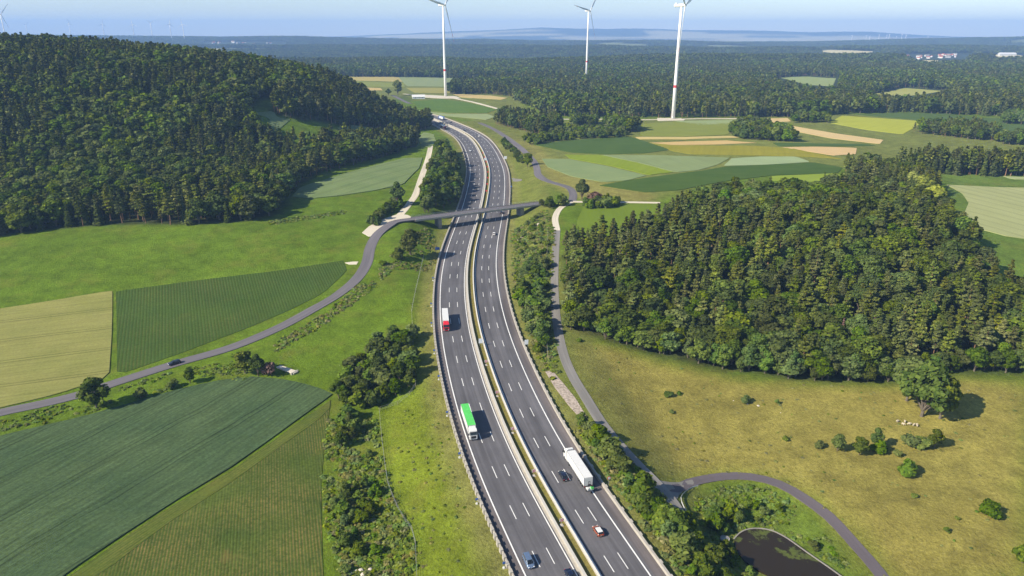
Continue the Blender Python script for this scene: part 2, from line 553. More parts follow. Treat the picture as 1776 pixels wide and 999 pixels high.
M['bark_pine'] = bark('pine_bark', (.21, .125, .075)); M['bark'] = bark('grey_bark', (.13, .11, .085))
M['pine'] = leafy('pine_needles', (.058, .080, .013), (.172, .190, .028), .02, .12, .4)
M['spruce'] = leafy('spruce_needles', (.036, .056, .014), (.095, .115, .022), .015, .1)
M['broad'] = leafy('broad_leaves', (.042, .070, .008), (.112, .148, .014), .022, .2, .42)
M['pale_broad'] = leafy('pale_leaves', (.060, .115, .018), (.14, .20, .03), .02, .25, .2)
M['lime'] = leafy('yellow_green_leaves', (.16, .20, .018), (.34, .36, .035), .01, .3, .08)
M['bushleaf'] = leafy('bush_leaves', (.050, .088, .010), (.125, .165, .018), .02, .2, .3)
M['purple'] = leafy('reddish_twigs', (.13, .075, .06), (.22, .14, .12), .01, .15, .1)
M['weed'] = leafy('weeds', (.075, .125, .014), (.17, .22, .03), .03, .2, .3)
M['dryweed'] = leafy('dry_weeds', (.15, .16, .04), (.24, .22, .07), .02, .2, .2)

# ------------------------------------------------------------------ the ground sheet and what covers it
PASTURE = [(985, 590), (1060, 600), (1150, 630), (1300, 664), (1560, 672), (1640, 655), (1790, 668), (1790, 1020), (1545, 1020), (1490, 950), (1440, 895), (1360, 838), (1290, 822), (1220, 828),
           (1160, 832), (1130, 815), (1090, 775), (1050, 725), (1012, 665)]
PONDBANK = [(1190, 850), (1250, 838), (1320, 836), (1380, 860), (1440, 915), (1490, 970), (1520, 1010), (1300, 1010), (1210, 920)]
SLOPE_L = [(752, 470), (765, 640), (800, 790), (840, 880), (895, 1020), (720, 1020), (720, 930), (672, 840), (656, 712), (720, 680), (718, 560), (735, 470)]
VERGE_R = [(878, 400), (903, 390), (915, 470), (925, 560), (950, 650), (930, 640), (900, 560), (882, 470)]
BRIGHT = [(470, 600), (560, 545), (640, 480), (700, 440), (735, 440), (715, 560), (700, 555), (650, 590), (590, 650), (575, 690), (500, 655)]
MEADOW = [(-20, 430), (180, 402), (420, 395), (520, 350), (620, 335), (720, 300), (640, 400), (620, 440), (590, 452), (200, 503), (-20, 536)]
RMEADOW = [(1610, 290), (1790, 305), (1790, 500), (1730, 490), (1690, 400), (1630, 340)]
OLIVE_MID = [(890, 240), (930, 250), (980, 300), (1130, 335), (1130, 352), (1000, 345), (945, 315), (925, 285)]
FARGRASS = [(565, 124), (880, 133), (905, 180), (950, 210), (1160, 205), (1480, 198), (1776, 206), (1790, 300), (1480, 290), (1300, 300), (1130, 350), (980, 340), (930, 290), (850, 215), (770, 200), (700, 165), (590, 155)]
HILLW = np.vstack([[at(*p)[:2] for p in [(-60, 415), (60, 402), (180, 390), (330, 390), (420, 384), (478, 372), (496, 350), (516, 322), (556, 300)]],
                   [(-168, 610), (-190, 628), (-212, 618), (-236, 640), (-240, 690), (-225, 720), (-170, 790), (-150, 860), (-200, 900), (-420, 930), (-760, 900), (-760, 378)]])
TIPW = np.array([(-222, 666), (-200, 680), (-164, 712), (-139, 759), (-121, 797), (-99, 822), (-97, 868), (-130, 900), (-163, 860), (-190, 790), (-224, 715)], float)
FORESTS = [HILLW, TIPW,
           [(980, 575), (976, 440), (1010, 422), (1140, 398), (1185, 368), (1250, 344), (1400, 352), (1480, 320), (1620, 340), (1700, 440), (1725, 500), (1790, 500), (1790, 650), (1640, 650), (1550, 665), (1400, 662), (1230, 640), (1060, 592)]]
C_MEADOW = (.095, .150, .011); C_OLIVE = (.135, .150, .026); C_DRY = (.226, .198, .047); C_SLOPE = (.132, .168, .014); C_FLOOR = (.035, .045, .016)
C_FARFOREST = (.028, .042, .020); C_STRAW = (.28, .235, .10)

gx, gy = _gx.ravel(), _gy.ravel()
cov = np.tile(np.array(C_MEADOW), (len(gx), 1))


def lay(poly, c, rad=5., amt=1.):
    global cov
    w = (soft(gx, gy, wpoly(poly), rad) * amt)[:, None]
    cov = cov * (1 - w) + np.array(c) * w


_S, _L = axis_st(gx[(gy < 1250) & (np.abs(gx) < 420)], gy[(gy < 1250) & (np.abs(gx) < 420)])
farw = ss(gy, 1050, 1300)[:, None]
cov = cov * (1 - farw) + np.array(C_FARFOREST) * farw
lay(FARGRASS, (.135, .155, .034), 12.)
lay(MEADOW, (.086, .140, .010), 5.); lay(BRIGHT, (.098, .155, .011), 5.)
lay(PASTURE, C_DRY, 6.); lay([(568, 730), (650, 715), (668, 800), (690, 880), (722, 940), (722, 1020), (600, 1020), (562, 900), (560, 790)], (.115, .155, .016), 4.)
lay(PONDBANK, (.115, .165, .022), 3.)
lay(SLOPE_L, C_SLOPE, 5.); lay(RMEADOW, (.10, .155, .025), 6.); lay(OLIVE_MID, (.20, .19, .05), 6.)
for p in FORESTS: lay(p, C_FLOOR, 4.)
lat = np.full(len(gx), 999.); lat[(gy < 1250) & (np.abs(gx) < 420)] = _L
vw = ((1 - ss(np.abs(lat), 21, 27)) * .8)[:, None]
cov = cov * (1 - vw) + np.array((.19, .18, .055)) * vw
rb = (ss(lat, 22, 28) * (1 - ss(lat, 44, 50)) * (gy < 900) * .7)[:, None]
cov = cov * (1 - rb) + np.array((.13, .135, .035)) * rb
# far open land between the distant woods: pale strips at the foot of the last hills
fz = (ss(gy, 7800, 8600) * ss(fbm(gx / 1500., gy / 420., 31), .44, .54) * (gy < 13400))[:, None]
cov = cov * (1 - fz) + np.array((.40, .36, .20)) * fz
fz = (ss(gy, 4000, 4600) * (gy < 9000) * ss(fbm(gx / 900., gy / 350., 41), .60, .66))[:, None]
cov = cov * (1 - fz) + np.array((.17, .19, .07)) * fz
nx, ny = len(GX), len(GY)
ii = (np.arange(ny - 1)[:, None] * nx + np.arange(nx - 1)[None]).ravel()
quads = np.stack([ii, ii + 1, ii + nx + 1, ii + nx], 1)
me = np_mesh('ground', np.stack([gx, gy, _gz if False else GZ.ravel()], 1), quads, [M['ground']], smooth_=True)
at_ = me.attributes.new('cover', 'FLOAT_COLOR', 'POINT')
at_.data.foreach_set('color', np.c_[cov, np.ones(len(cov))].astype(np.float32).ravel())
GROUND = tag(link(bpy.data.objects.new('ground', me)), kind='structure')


def sheet(name, poly, mat, off=.15, step=8., skirt=.6, edge=None, zfun=None):
    """polygon (world xy) draped on the ground, off metres above it, with closed sides"""
    poly = np.asarray(poly, float)
    e = resample(np.vstack([poly, poly[:1]]), edge or step)[:-1]
    x0, y0 = poly.min(0); x1, y1 = poly.max(0)
    xs, ys = np.meshgrid(np.arange(x0 + step / 2, x1, step), np.arange(y0 + step / 2, y1, step))
    p = np.stack([xs.ravel(), ys.ravel()], 1)
    p = p[pip(p[:, 0], p[:, 1], poly)]
    if len(p):
        d = np.min(np.hypot(p[:, None, 0] - e[None, :, 0], p[:, None, 1] - e[None, :, 1]), 1) if len(p) * len(e) < 4e6 else np.full(len(p), 9e9)
        p = p[d > step * .45]
    pts = [Vector(q) for q in np.vstack([e, p])] if len(p) else [Vector(q) for q in e]
    n = len(e)
    v, _, fc, _, _, _ = geometry.delaunay_2d_cdt(pts, [(i, (i + 1) % n) for i in range(n)], [list(range(n))], 1, 1e-4)
    V = np.array([(q[0], q[1]) for q in v])
    z = (zfun or Hg)(V[:, 0], V[:, 1]) + off
    V3 = np.c_[V, z].tolist()
    faces = [list(f) for f in fc]
    # orient up, then the skirt along the boundary
    for f in faces:
        a, b, c = (V[i] for i in f[:3])
        if (b[0] - a[0]) * (c[1] - a[1]) - (b[1] - a[1]) * (c[0] - a[0]) < 0: f.reverse()
    cnt = {}
    for f in faces:
        for i in range(len(f)): cnt[(f[i], f[(i + 1) % len(f)])] = 1
    bd = [k for k in cnt if (k[1], k[0]) not in cnt]
    low = {}
    for a, b in bd:
        for q in (a, b):
            if q not in low: low[q] = len(V3); V3.append([V3[q][0], V3[q][1], V3[q][2] - off - skirt])
        faces.append([b, a, low[a], low[b]])
    me = np_mesh(name, np.array(V3), faces, [mat])
    return link(bpy.data.objects.new(name, me))


def field(pts, mat, label, off=.15, step=None, kind='stuff', name='crop_field'):
    w = wpoly(pts) if min(q[1] for q in pts) > 171 or min(q[1] for q in pts) < 100 or min(q[0] for q in pts) > 712 else np.array([hit_ramp(*q) for q in pts])
    ext = max(np.ptp(w[:, 0]), np.ptp(w[:, 1]))
    o = sheet(name, w, mat, off, step or max(6., ext / 45.))
    return tag(o, label, 'field', None, kind)


def cm(name, c1, c2, ang=0., **kw): return crop_mat(name, c1, c2, ang, **kw)


# near fields on the left
_a, _b = at(440, 860), at(436, 985); MAIZE = math.atan2(_a[1] - _b[1], _a[0] - _b[0])
_a, _b = at(262, 530), at(258, 620); DROW = math.atan2(_a[1] - _b[1], _a[0] - _b[0])
_a, _b = at(430, 760), at(200, 905); CROW = math.atan2(_a[1] - _b[1], _a[0] - _b[0])
_a, _b = at(20, 600), at(185, 580); WROW = math.atan2(_a[1] - _b[1], _a[0] - _b[0])
field([(-60, 545), (60, 527), (195, 504), (194, 580), (189, 654), (100, 684), (-60, 722)],
      cm('ripening_wheat', (.178, .185, .052), (.222, .216, .068), WROW, row=1.6, rowamt=.14, tram=21, lowamp=.18),
      'pale straw green wheat field above the country road', .3)
field([(201, 506), (330, 488), (480, 470), (596, 452), (602, 470), (560, 509), (500, 539), (420, 573), (310, 614), (203, 651)],
      cm('dark_crop', (.036, .070, .013), (.052, .088, .016), DROW, row=1.3, rowamt=.08, lowamp=.3, soil=(.13, .08, .03), soilamt=.3),
      'dark green row crop with brown bare patches at its ends', .15)
field([(-80, 790), (-80, 780), (0, 757), (150, 722), (260, 690), (330, 671), (390, 659), (440, 654), (500, 660), (552, 673), (577, 685), (540, 711), (470, 762), (400, 812), (300, 872), (200, 938), (110, 999), (60, 1040), (-80, 1110)],
      cm('blue_green_cereal', (.046, .078, .034), (.066, .100, .042), CROW, row=1.1, rowamt=.3, tram=18, lowamp=.35, wob=3.),
      'blue green cereal field with faint tramlines and a rounded top edge', .38, 6.)
field([(120, 1000), (205, 940), (300, 877), (400, 818), (470, 768), (545, 713), (572, 700), (570, 725), (562, 770), (557, 850), (558, 930), (562, 1040), (60, 1060)],
      cm('young_maize', (.046, .074, .013), (.070, .098, .018), MAIZE, row=.8, rowamt=.12, soil=(.20, .135, .05), soilamt=.8, lowamp=.35),
      'young maize in green rows over brown soil beside the bushes', .12, 6.)
field([(122, 1000), (205, 942), (300, 879), (400, 820), (470, 770), (545, 715), (574, 694), (571, 712), (545, 734), (470, 787), (400, 838), (300, 902), (215, 965), (175, 1000)],
      cm('headland', (.060, .095, .015), (.09, .11, .020), CROW, row=.9, rowamt=.15, soil=(.20, .14, .05), soilamt=.5), 'headland of the young maize, a yellowish strip of rows along the cereal', .2, 6.)
field([(506, 342), (520, 326), (600, 301), (660, 285), (700, 275), (733, 274), (727, 292), (700, 320), (650, 331), (590, 340), (540, 345)],
      cm('tramlined_cereal', (.12, .17, .065), (.15, .195, .08), RAD(62), row=2., rowamt=.12, tram=15, lowamp=.12),
      'pale cereal field with dark tramlines between wood and gravel track', .5, 6.)
field([(722, 240), (735, 230), (752, 233), (757, 247), (745, 257), (733, 252)], cm('pale_strip_a', (.15, .20, .08), (.18, .22, .09), 1.2, rowamt=.08),
      'small rounded pale field at the tip of the wood', .3)
field([(585, 222), (610, 217), (640, 222), (628, 243), (612, 240)], cm('pale_strip_b', (.14, .19, .09), (.17, .21, .10), .4, rowamt=.08), 'pale green field glimpsed through a gap in the wood', .3)
field([(440, 196), (474, 193), (482, 205), (505, 207), (480, 228), (462, 224), (470, 206)], cm('pale_strip_c', (.13, .18, .075), (.16, .205, .09), .4, rowamt=.08), 'pale clearing inside the hillside wood', .3)
# beyond the bend
FT = [
 ([(566, 125), (682, 128), (688, 134), (572, 133)], (.15, .19, .05), (.17, .20, .06), 'bright green strip field nearest the block of spruces'),
 ([(574, 134), (690, 135), (698, 144), (580, 142)], (.30, .27, .10), (.34, .29, .12), 'yellow striped field below the bright green strip'),
 ([(582, 144), (700, 146), (703, 154), (592, 154)], (.16, .19, .06), (.18, .21, .07), 'light green field above the beige stubble strip'),
 ([(684, 129), (800, 122), (880, 132), (862, 137), (775, 151), (706, 152)], (.17, .22, .11), (.20, .245, .125), 'pale blue green field behind the nearest turbine tower'),
 ([(597, 155), (660, 156), (664, 160), (604, 161)], (.38, .30, .13), (.42, .33, .15), 'beige stubble strip beside the round tree'),
 ([(705, 155), (770, 153), (800, 160), (772, 162), (720, 163)], (.23, .23, .07), (.26, .25, .08), 'olive meadow strip at the foot of the turbine'),
 ([(785, 163), (850, 166), (880, 170), (870, 173), (800, 169)], (.40, .32, .15), (.42, .34, .17), 'straw strip right of the turbine foot'),
 ([(716, 176), (765, 172), (810, 178), (862, 190), (845, 196), (780, 196), (725, 187)], (.06, .15, .028), (.075, .17, .035), 'rich green field just behind the motorway bend'),
 ([(716, 190), (780, 198), (845, 198), (858, 203), (845, 208), (770, 201)], (.20, .25, .13), (.22, .27, .14), 'thin pale mint strip behind the motorway bend'),
 ([(925, 251), (1000, 243), (1090, 237), (1130, 249), (1162, 260), (1120, 266), (1050, 268), (990, 265)], (.040, .10, .030), (.052, .12, .036), 'dark green wedge field below the long hedge'),
 ([(940, 276), (985, 276), (1050, 288), (1121, 305), (1085, 314), (1045, 316), (990, 306), (950, 290)], (.15, .21, .10), (.18, .235, .115), 'pale wedge field beside the minor road bend'),
 ([(980, 269), (1042, 269), (1110, 284), (1168, 299), (1125, 304), (1055, 287), (988, 275)], (.15, .21, .028), (.17, .23, .034), 'yellow green strip between two pale wedge fields'),
 ([(1045, 269), (1150, 270), (1266, 274), (1245, 286), (1210, 296), (1172, 299), (1110, 283)], (.16, .21, .10), (.18, .235, .115), 'pale field between the yellow green strip and the dark strip'),
 ([(1269, 275), (1320, 272), (1380, 272), (1406, 281), (1330, 286), (1255, 288)], (.22, .29, .17), (.24, .31, .18), 'mint field above the dark strip before the large wood'),
 ([(1040, 322), (1100, 312), (1180, 301), (1222, 296), (1260, 289), (1410, 282), (1462, 291), (1452, 301), (1345, 304), (1250, 316), (1180, 330), (1120, 334)], (.038, .098, .022), (.05, .115, .028), 'long dark green crop strip behind the large wood'),
 ([(1335, 306), (1450, 301), (1468, 309), (1462, 317), (1340, 314)], (.17, .24, .04), (.19, .26, .05), 'light green strip peeping over the large wood'),
 ([(1125, 248), (1168, 252), (1290, 253), (1370, 257), (1460, 276), (1400, 272), (1320, 270), (1200, 268), (1165, 262)], (.19, .19, .035), (.22, .21, .04), 'olive gold field in the middle of the patchwork'),
 ([(1102, 238), (1190, 238), (1270, 236), (1282, 239), (1190, 242), (1110, 242)], (.40, .33, .14), (.42, .35, .16), 'upper straw line across the patchwork'),
 ([(1125, 248), (1180, 246), (1260, 244), (1312, 248), (1240, 251), (1165, 252)], (.42, .31, .14), (.44, .33, .16), 'lower straw line across the patchwork'),
 ([(1112, 216), (1165, 212), (1280, 214), (1262, 234), (1190, 237), (1110, 236)], (.15, .185, .05), (.17, .20, .06), 'olive green field in front of the right turbine'),
 ([(1170, 210), (1290, 208), (1296, 212), (1285, 214), (1215, 217)], (.20, .26, .13), (.22, .27, .14), 'pale strip at the foot of the right turbine'),
 ([(1296, 207), (1366, 205), (1372, 211), (1330, 213), (1290, 211)], (.44, .35, .18), (.46, .37, .20), 'straw strip along the wood edge'),
 ([(1340, 212), (1376, 219), (1450, 232), (1532, 243), (1526, 250), (1440, 240), (1370, 226)], (.45, .35, .19), (.48, .38, .21), 'long slanting straw strip'),
 ([(1355, 256), (1420, 255), (1486, 257), (1484, 268), (1446, 270)], (.45, .33, .18), (.48, .36, .20), 'straw wedge beside the large wood'),
 ([(1340, 248), (1400, 249), (1500, 250), (1520, 253), (1440, 254), (1350, 254)], (.045, .11, .035), (.055, .125, .04), 'narrow dark green strip above the straw wedge'),
 ([(1438, 213), (1460, 201), (1520, 205), (1602, 211), (1582, 224), (1566, 233), (1500, 225)], (.27, .30, .06), (.30, .33, .07), 'bright yellow green field right of the bushy spur'),
 ([(1482, 199), (1560, 196), (1640, 197), (1700, 204), (1790, 209), (1790, 236), (1700, 214), (1606, 210)], (.050, .115, .04), (.06, .13, .046), 'dark green field along the wood edge'),
 ([(1642, 321), (1790, 326), (1790, 416), (1745, 410), (1700, 398), (1668, 381), (1680, 352), (1668, 335)], (.27, .30, .15), (.30, .33, .17), 'pale mint field with curving tramlines at the edge of the large wood'),
 ([(1740, 306), (1790, 308), (1790, 312), (1755, 311)], (.25, .30, .16), (.27, .32, .17), 'pale strip under the far right wood'),
 ([(1350, 134), (1400, 133), (1450, 136), (1444, 150), (1400, 147)], (.20, .26, .11), (.22, .27, .12), 'light green clearing in the mid distance woods'),
 ([(1517, 163), (1570, 153), (1636, 158), (1600, 164), (1570, 167)], (.26, .28, .09), (.28, .29, .10), 'yellow green clearing in the mid distance woods'),
 ([(1015, 352), (1060, 356), (1130, 354), (1150, 362), (1170, 384), (1130, 402), (1070, 408), (1008, 416), (1000, 385)], (.10, .155, .022), (.115, .17, .026), 'small lush meadow between the pale track and the large wood'),
]
for i, (p, a, b, lab) in enumerate(FT):
    tr = 14 if 'tramlines' in lab else 0
    kb = .62 if a[2] < .07 else .88
    if a[1] < .16 and a[0] < .08: a = (a[0] * 1.15, a[1] * .86, a[2]); b = (b[0] * 1.15, b[1] * .86, b[2])
    a = (a[0] * 1.04, a[1], a[2] * kb); b = (b[0] * 1.04, b[1], b[2] * kb)
    field(p, cm('crop_%d' % i, a, b, RAD(20 + 37 * i % 180), row=3.5, rowamt=.07, lowamp=.08, tram=tr), lab, .35)
for i, (p, lab) in enumerate([([(1418, 89), (1440, 87), (1518, 90), (1500, 93), (1460, 94)], 'pale stubble clearing before the far plain'), ([(1706, 96), (1760, 95), (1776, 98), (1720, 100)], 'pale far clearing beyond the village'),
                              ([(1600, 105), (1650, 106), (1640, 109), (1606, 109)], 'pale paddock below the far village'), ([(358, 86), (384, 85), (384, 88), (360, 89)], 'sandy quarry patch before the far left village')]):
    field(p, cm('far_crop_%d' % i, (.45, .40, .22), (.48, .43, .24), .3, row=20, rowamt=.05), lab, 1.5)


# ------------------------------------------------------------------ roads
def ribbon(name, pts, half, mat, off=.12, step=4., nlat=5, skirt=.5, zs=None, kind='structure', widths=None):
    p = spline(pts, step) if len(pts) > 2 else resample(pts, step)
    t = np.gradient(p, axis=0); t /= np.linalg.norm(t, axis=1)[:, None]
    nrm = np.stack([t[:, 1], -t[:, 0]], 1)
    hw = np.full(len(p), half) if widths is None else np.interp(np.linspace(0, 1, len(p)), np.linspace(0, 1, len(widths)), widths)
    s = np.r_[0, np.cumsum(np.linalg.norm(np.diff(p, axis=0), axis=1))]
    k = np.linspace(-1, 1, nlat)
    X = p[:, None, :] + nrm[:, None, :] * (k[None, :, None] * hw[:, None, None])
    Z = Hg(X[..., 0], X[..., 1]) if zs is None else np.repeat(zs(p)[:, None], nlat, 1)
    if zs is None: Z = .5 * Z + .5 * np.maximum(Z, Z.mean(1, keepdims=True))
    V = np.concatenate([X, (Z + off)[..., None]], 2)
    edgeL = V[:, :1].copy(); edgeL[..., 2] -= off + skirt; edgeR = V[:, -1:].copy(); edgeR[..., 2] -= off + skirt
    V = np.concatenate([edgeL, V, edgeR], 1)
    n, m = V.shape[:2]
    i = (np.arange(n - 1)[:, None] * m + np.arange(m - 1)[None]).ravel()
    q = np.stack([i, i + 1, i + m + 1, i + m], 1)[:, ::-1]
    kk = np.r_[-1, k, 1]
    me = np_mesh(name, V.reshape(-1, 3), np.ascontiguousarray(q[:, ::-1]), [mat])
    if me.polygons[len(me.polygons) // 2].normal.z < 0: me.flip_normals()
    A = me.attributes.new('road', 'FLOAT_VECTOR', 'POINT')
    att = np.zeros((n, m, 3), np.float32); att[..., 0] = kk[None] * hw[:, None]; att[..., 1] = s[:, None]
    A.data.foreach_set('vector', att.ravel())
    o = link(bpy.data.objects.new(name, me))
    return tag(o, kind=kind)


def strip_st(name, s0, s1, l0, l1, z0, mat, step=4., h=None, zprof=None):
    """prism following the motorway between two lateral offsets (closed box when h is set)"""
    n = max(2, int(round((s1 - s0) / step)) + 1)
    s = np.linspace(s0, s1, n)
    x, y, tx, ty = axis_at(s); z = ramp(y) + z0
    V = []
    secs = [(l0, 0), (l1, 0)] if h is None else [(l0 + (-.0), -.6), (l0, h), (l1, h), (l1, -.6)]
    for k in range(n):
        for l, dz in secs: V.append((x[k] + ty[k] * l, y[k] - tx[k] * l, z[k] + dz))
    m = len(secs); Fc = []
    for k in range(n - 1):
        for j in range(m if h is not None else m - 1):
            jj = (j + 1) % m
            Fc.append((k * m + j, k * m + jj, (k + 1) * m + jj, (k + 1) * m + j) if h is None else (k * m + j, (k + 1) * m + j, (k + 1) * m + jj, k * m + jj))
    if h is not None: Fc += [tuple(range(m)), tuple(range((n - 1) * m, n * m))[::-1]]
    return V, Fc


SMAX = AX_S[-1]
# motorway asphalt
_axp = AXIS
kl = np.r_[np.linspace(-17.7, -1.6, 14), np.linspace(1.1, 16.8, 14)]
n = len(_axp)
V = np.concatenate([_axp[:, None, :] + _nrm[:, None, :] * kl[None, :, None], np.broadcast_to((ramp(_axp[:, 1]) + .03)[:, None, None], (n, len(kl), 1))], 2)
i = (np.arange(n - 1)[:, None] * len(kl) + np.arange(len(kl) - 1)[None])
i = np.delete(i, 13, 1).ravel()
q = np.stack([i, i + 1, i + len(kl) + 1, i + len(kl)], 1)
me = np_mesh('motorway', V.reshape(-1, 3), q, [M['asphalt']])
A = me.attributes.new('road', 'FLOAT_VECTOR', 'POINT')
att = np.zeros(V.shape, np.float32); att[..., 0] = kl[None]; att[..., 1] = AX_S[:, None]
A.data.foreach_set('vector', att.ravel())
tag(link(bpy.data.objects.new('motorway', me)), kind='structure')
# median grass
Vm, Fm = strip_st('median', 0, SMAX, -1.62, 1.12, .06, None)
o = tag(link(bpy.data.objects.new('median_grass', np_mesh('median_grass', Vm, Fm, [cm('median_turf', (.185, .150, .05), (.15, .145, .035), 0, row=1., rowamt=.1, lowamp=.35)]))), 'dry grass strip between the two motorway barriers', 'grass', None, 'stuff')
# painted lines
mk = MB()
for l, w in ((-14.9, .36), (-3.3, .3), (2.1, .3), (13.1, .36)):
    Vv, Ff = strip_st('line', 0, SMAX, l - w / 2, l + w / 2, .045, None); mk.add(Vv, Ff)
_dp = [(948.6, 951.4), (909.2, 877.8), (878.3, 814.1), (853.3, 759.2), (835.2, 710.3), (820, 667.4), (809.4, 628.5), (801.7, 594.3), (795.7, 563), (793.4, 534.6), (792, 508.9), (792.7, 485.5), (794.8, 464), (797.8, 444.5), (802, 426),
       (807, 409.6), (811.8, 393.6), (816.8, 379.2), (820.7, 366), (824.2, 353.6), (827.8, 341.8), (830.3, 331.1), (832.3, 321), (833.2, 312), (833.2, 303.5), (832.7, 295), (831, 286.9), (828.8, 280), (826.5, 273), (822.8, 267.1), (819.5, 261.5)]
_dw = np.array([hit_ramp(*p) for p in _dp]); _ds, _dl = axis_st(_dw[:, 0], _dw[:, 1])
PER, S0 = np.polyfit(np.arange(len(_ds)), _ds, 1)
DL2 = float(np.median(_dl)); print('dash period', PER, S0, 'dash lateral', DL2, np.round(_dl, 1))
for l in (-10.65, -6.95):
    for k in range(-8, 80):
        s = S0 + k * PER
        if s < 4 or s > SMAX - 8: continue
        Vv, Ff = strip_st('dash', s, s + 5.8, l - .11, l + .11, .045, None); mk.add(Vv, Ff)
_rp = [hit_ramp(720 + 957 / 5.92, 590 + 444 / 5.92), hit_ramp(720 + 868 / 5.92, 590 + 216 / 5.92), hit_ramp(720 + 953 / 4.674, 720 + 168 / 4.674)]
_rs, _rl = axis_st([p[0] for p in _rp], [p[1] for p in _rp]); print('right dashes', _rs, _rl)
SR = float(np.mean((_rs - S0) % PER)) + S0
for l in (5.5, 9.15):
    for k in range(-8, 80):
        s = SR + k * PER
        if s < 4 or s > SMAX - 8: continue
        Vv, Ff = strip_st('dash', s, s + 5.8, l - .11, l + .11, .045, None); mk.add(Vv, Ff)
tag(mk.build('road_markings', M['line']), kind='structure')


def barrier(name, l0, l1, h, mat, label, cat='barrier', posts=None, cap=None):
    Vv, Ff = strip_st(name, 0, SMAX, l0, l1, .03, None, h=h)
    r = tag(link(bpy.data.objects.new(name, np_mesh(name, Vv, Ff, [mat]))), label, cat)
    if cap:
        Vv, Ff = strip_st(name, 0, SMAX, l0 - .08, l1 + .08, .03 + h + .004, None, h=.09)
        V2 = [(v[0], v[1], v[2] if v[2] > -1e9 else 0) for v in Vv]
        for q in range(0, len(V2), 4):
            zt = V2[q + 1][2]
            for j in (0, 3): V2[q + j] = (V2[q + j][0], V2[q + j][1], zt - .1)
        link(bpy.data.objects.new('coping', np_mesh('coping', V2, Ff, [cap])), r)
    return r


barrier('concrete_barrier', -2.15, -1.6, .9, M['concrete'], 'white concrete barrier along the oncoming side of the median', cap=paint('pale_coping', (.46, .44, .39), .8, .2, .08, 1.))
barrier('concrete_barrier', 1.0, 1.32, .95, M['concrete'], 'slim concrete barrier whose shadow darkens the median edge of the outbound lanes', cap=paint('pale_coping_b', (.60, .58, .52), .8, .2, .08, 1.))
gut = strip_st('g', 0, SMAX, -2.8, -2.15, .05, None)
tag(link(bpy.data.objects.new('drain_channel', np_mesh('drain_channel', gut[0], gut[1], [M['concrete']]))), kind='structure')
# oncoming side: low wall of pale blocks with a stepped outer face and top; the same, finer, on the outbound side
def stepped_wall(name, l_in, l_out, h, per, duty, depth, dh, mat, label, cat):
    st = []
    for k in range(int((SMAX - 4) / per)):
        s0 = 2 + k * per
        st += [(s0, 0), (s0 + per * (1 - duty), 0), (s0 + per * (1 - duty) + .02, 1), (s0 + per - .02, 1)]
    sv = np.array([q[0] for q in st]); on = np.array([q[1] for q in st], float)
    x, y, tx, ty = axis_at(sv); z = ramp(y) + .03; sg = np.sign(l_out - l_in)
    V = []
    for k in range(len(sv)):
        lo = l_out + sg * depth * on[k]; hh = h + dh * on[k]
        for l, dz in ((l_in, -.6), (l_in, hh), (lo, hh), (lo, -.6)): V.append((x[k] + ty[k] * l, y[k] - tx[k] * l, z[k] + dz))
    Fc = []
    for k in range(len(sv) - 1):
        for j in range(4):
            jj = (j + 1) % 4; f = (k * 4 + j, (k + 1) * 4 + j, (k + 1) * 4 + jj, k * 4 + jj)
            Fc.append(f if sg > 0 else f[::-1])
    return tag(link(bpy.data.objects.new(name, np_mesh(name, V, Fc, [mat]))), label, cat)


stepped_wall('edge_wall', -17.65, -18.0, .85, 2.6, .5, .4, .3, M['concrete'], 'low notched pale wall along the oncoming hard shoulder', 'wall')
stepped_wall('concrete_barrier', 16.7, 17.3, .92, 5.2, .25, .3, .06, M['concrete'], 'beige ribbed concrete barrier along the outbound hard shoulder', 'barrier')

# the overpass
DECK_S = float(axis_st(*hit_ramp(826, 383)[:, None])[0][0])
_bx, _by, _, _ = axis_at(DECK_S)
DZ = float(ramp(_by)) + 7.2
def hit_z(px, py, z):
    r = ray(px, py); t = (CAMH - z) / -r[2]; return np.array([r[0] * t, r[1] * t])
BL, BR = hit_z(712, 380, DZ), hit_z(938, 352, DZ)
print('bridge', BL, BR, np.linalg.norm(BR - BL), DZ, 'natural', natural(np.array([BL[0], BR[0]]), np.array([BL[1], BR[1]])))
CR = [(-80, 737), (0, 716), (80, 699), (140, 684), (200, 664), (300, 632), (400, 603), (480, 570), (540, 538), (590, 508), (620, 482), (636, 456), (642, 430), (654, 408), (676, 392)]
crw = [at(*p)[:2] for p in CR]
bd = (BR - BL) / np.linalg.norm(BR - BL)
def cr_z(p):
    z = Hg(p[:, 0], p[:, 1])
    along = (p - BL) @ bd; wd = np.linalg.norm(BR - BL)
    d = np.hypot(p[:, 0] - BL[0], p[:, 1] - BL[1])
    k = np.where(along > -2, 1, 1 - ss(d, 0, 40))
    return z * (1 - k) + (DZ - .1) * k
ribbon('country_road', crw + [BL - bd * 9, BL, BL + bd * 4], 2.9, M['asphalt_old'], .13, 4., 5, zs=cr_z)
ul = MB()
br = empty('overpass_bridge', (0, 0, 0)); tag(br, 'slender concrete overpass crossing the motorway', 'bridge')
wid = np.linalg.norm(BR - BL); ba = math.atan2(bd[1], bd[0]); mid = (BL + BR) / 2
nb = np.array([-bd[1], bd[0]])
def bpt(a, l): return BL + bd * a + nb * l
def bbox(mb, a0, a1, l0, l1, z0, z1):
    c = bpt((a0 + a1) / 2, (l0 + l1) / 2); mb.box((c[0], c[1], (z0 + z1) / 2), (a1 - a0, l1 - l0, z1 - z0), 0, rz=ba)
m_ = MB(); bbox(m_, 2, wid, -3.6, 3.6, DZ - .35, DZ + .02); m_.build('deck', M['asphalt_old'], br)
m_ = MB(); bbox(m_, 2, wid, -2.6, 2.6, DZ - 1.35, DZ - .36); m_.build('girder', M['concrete_dark'], br)
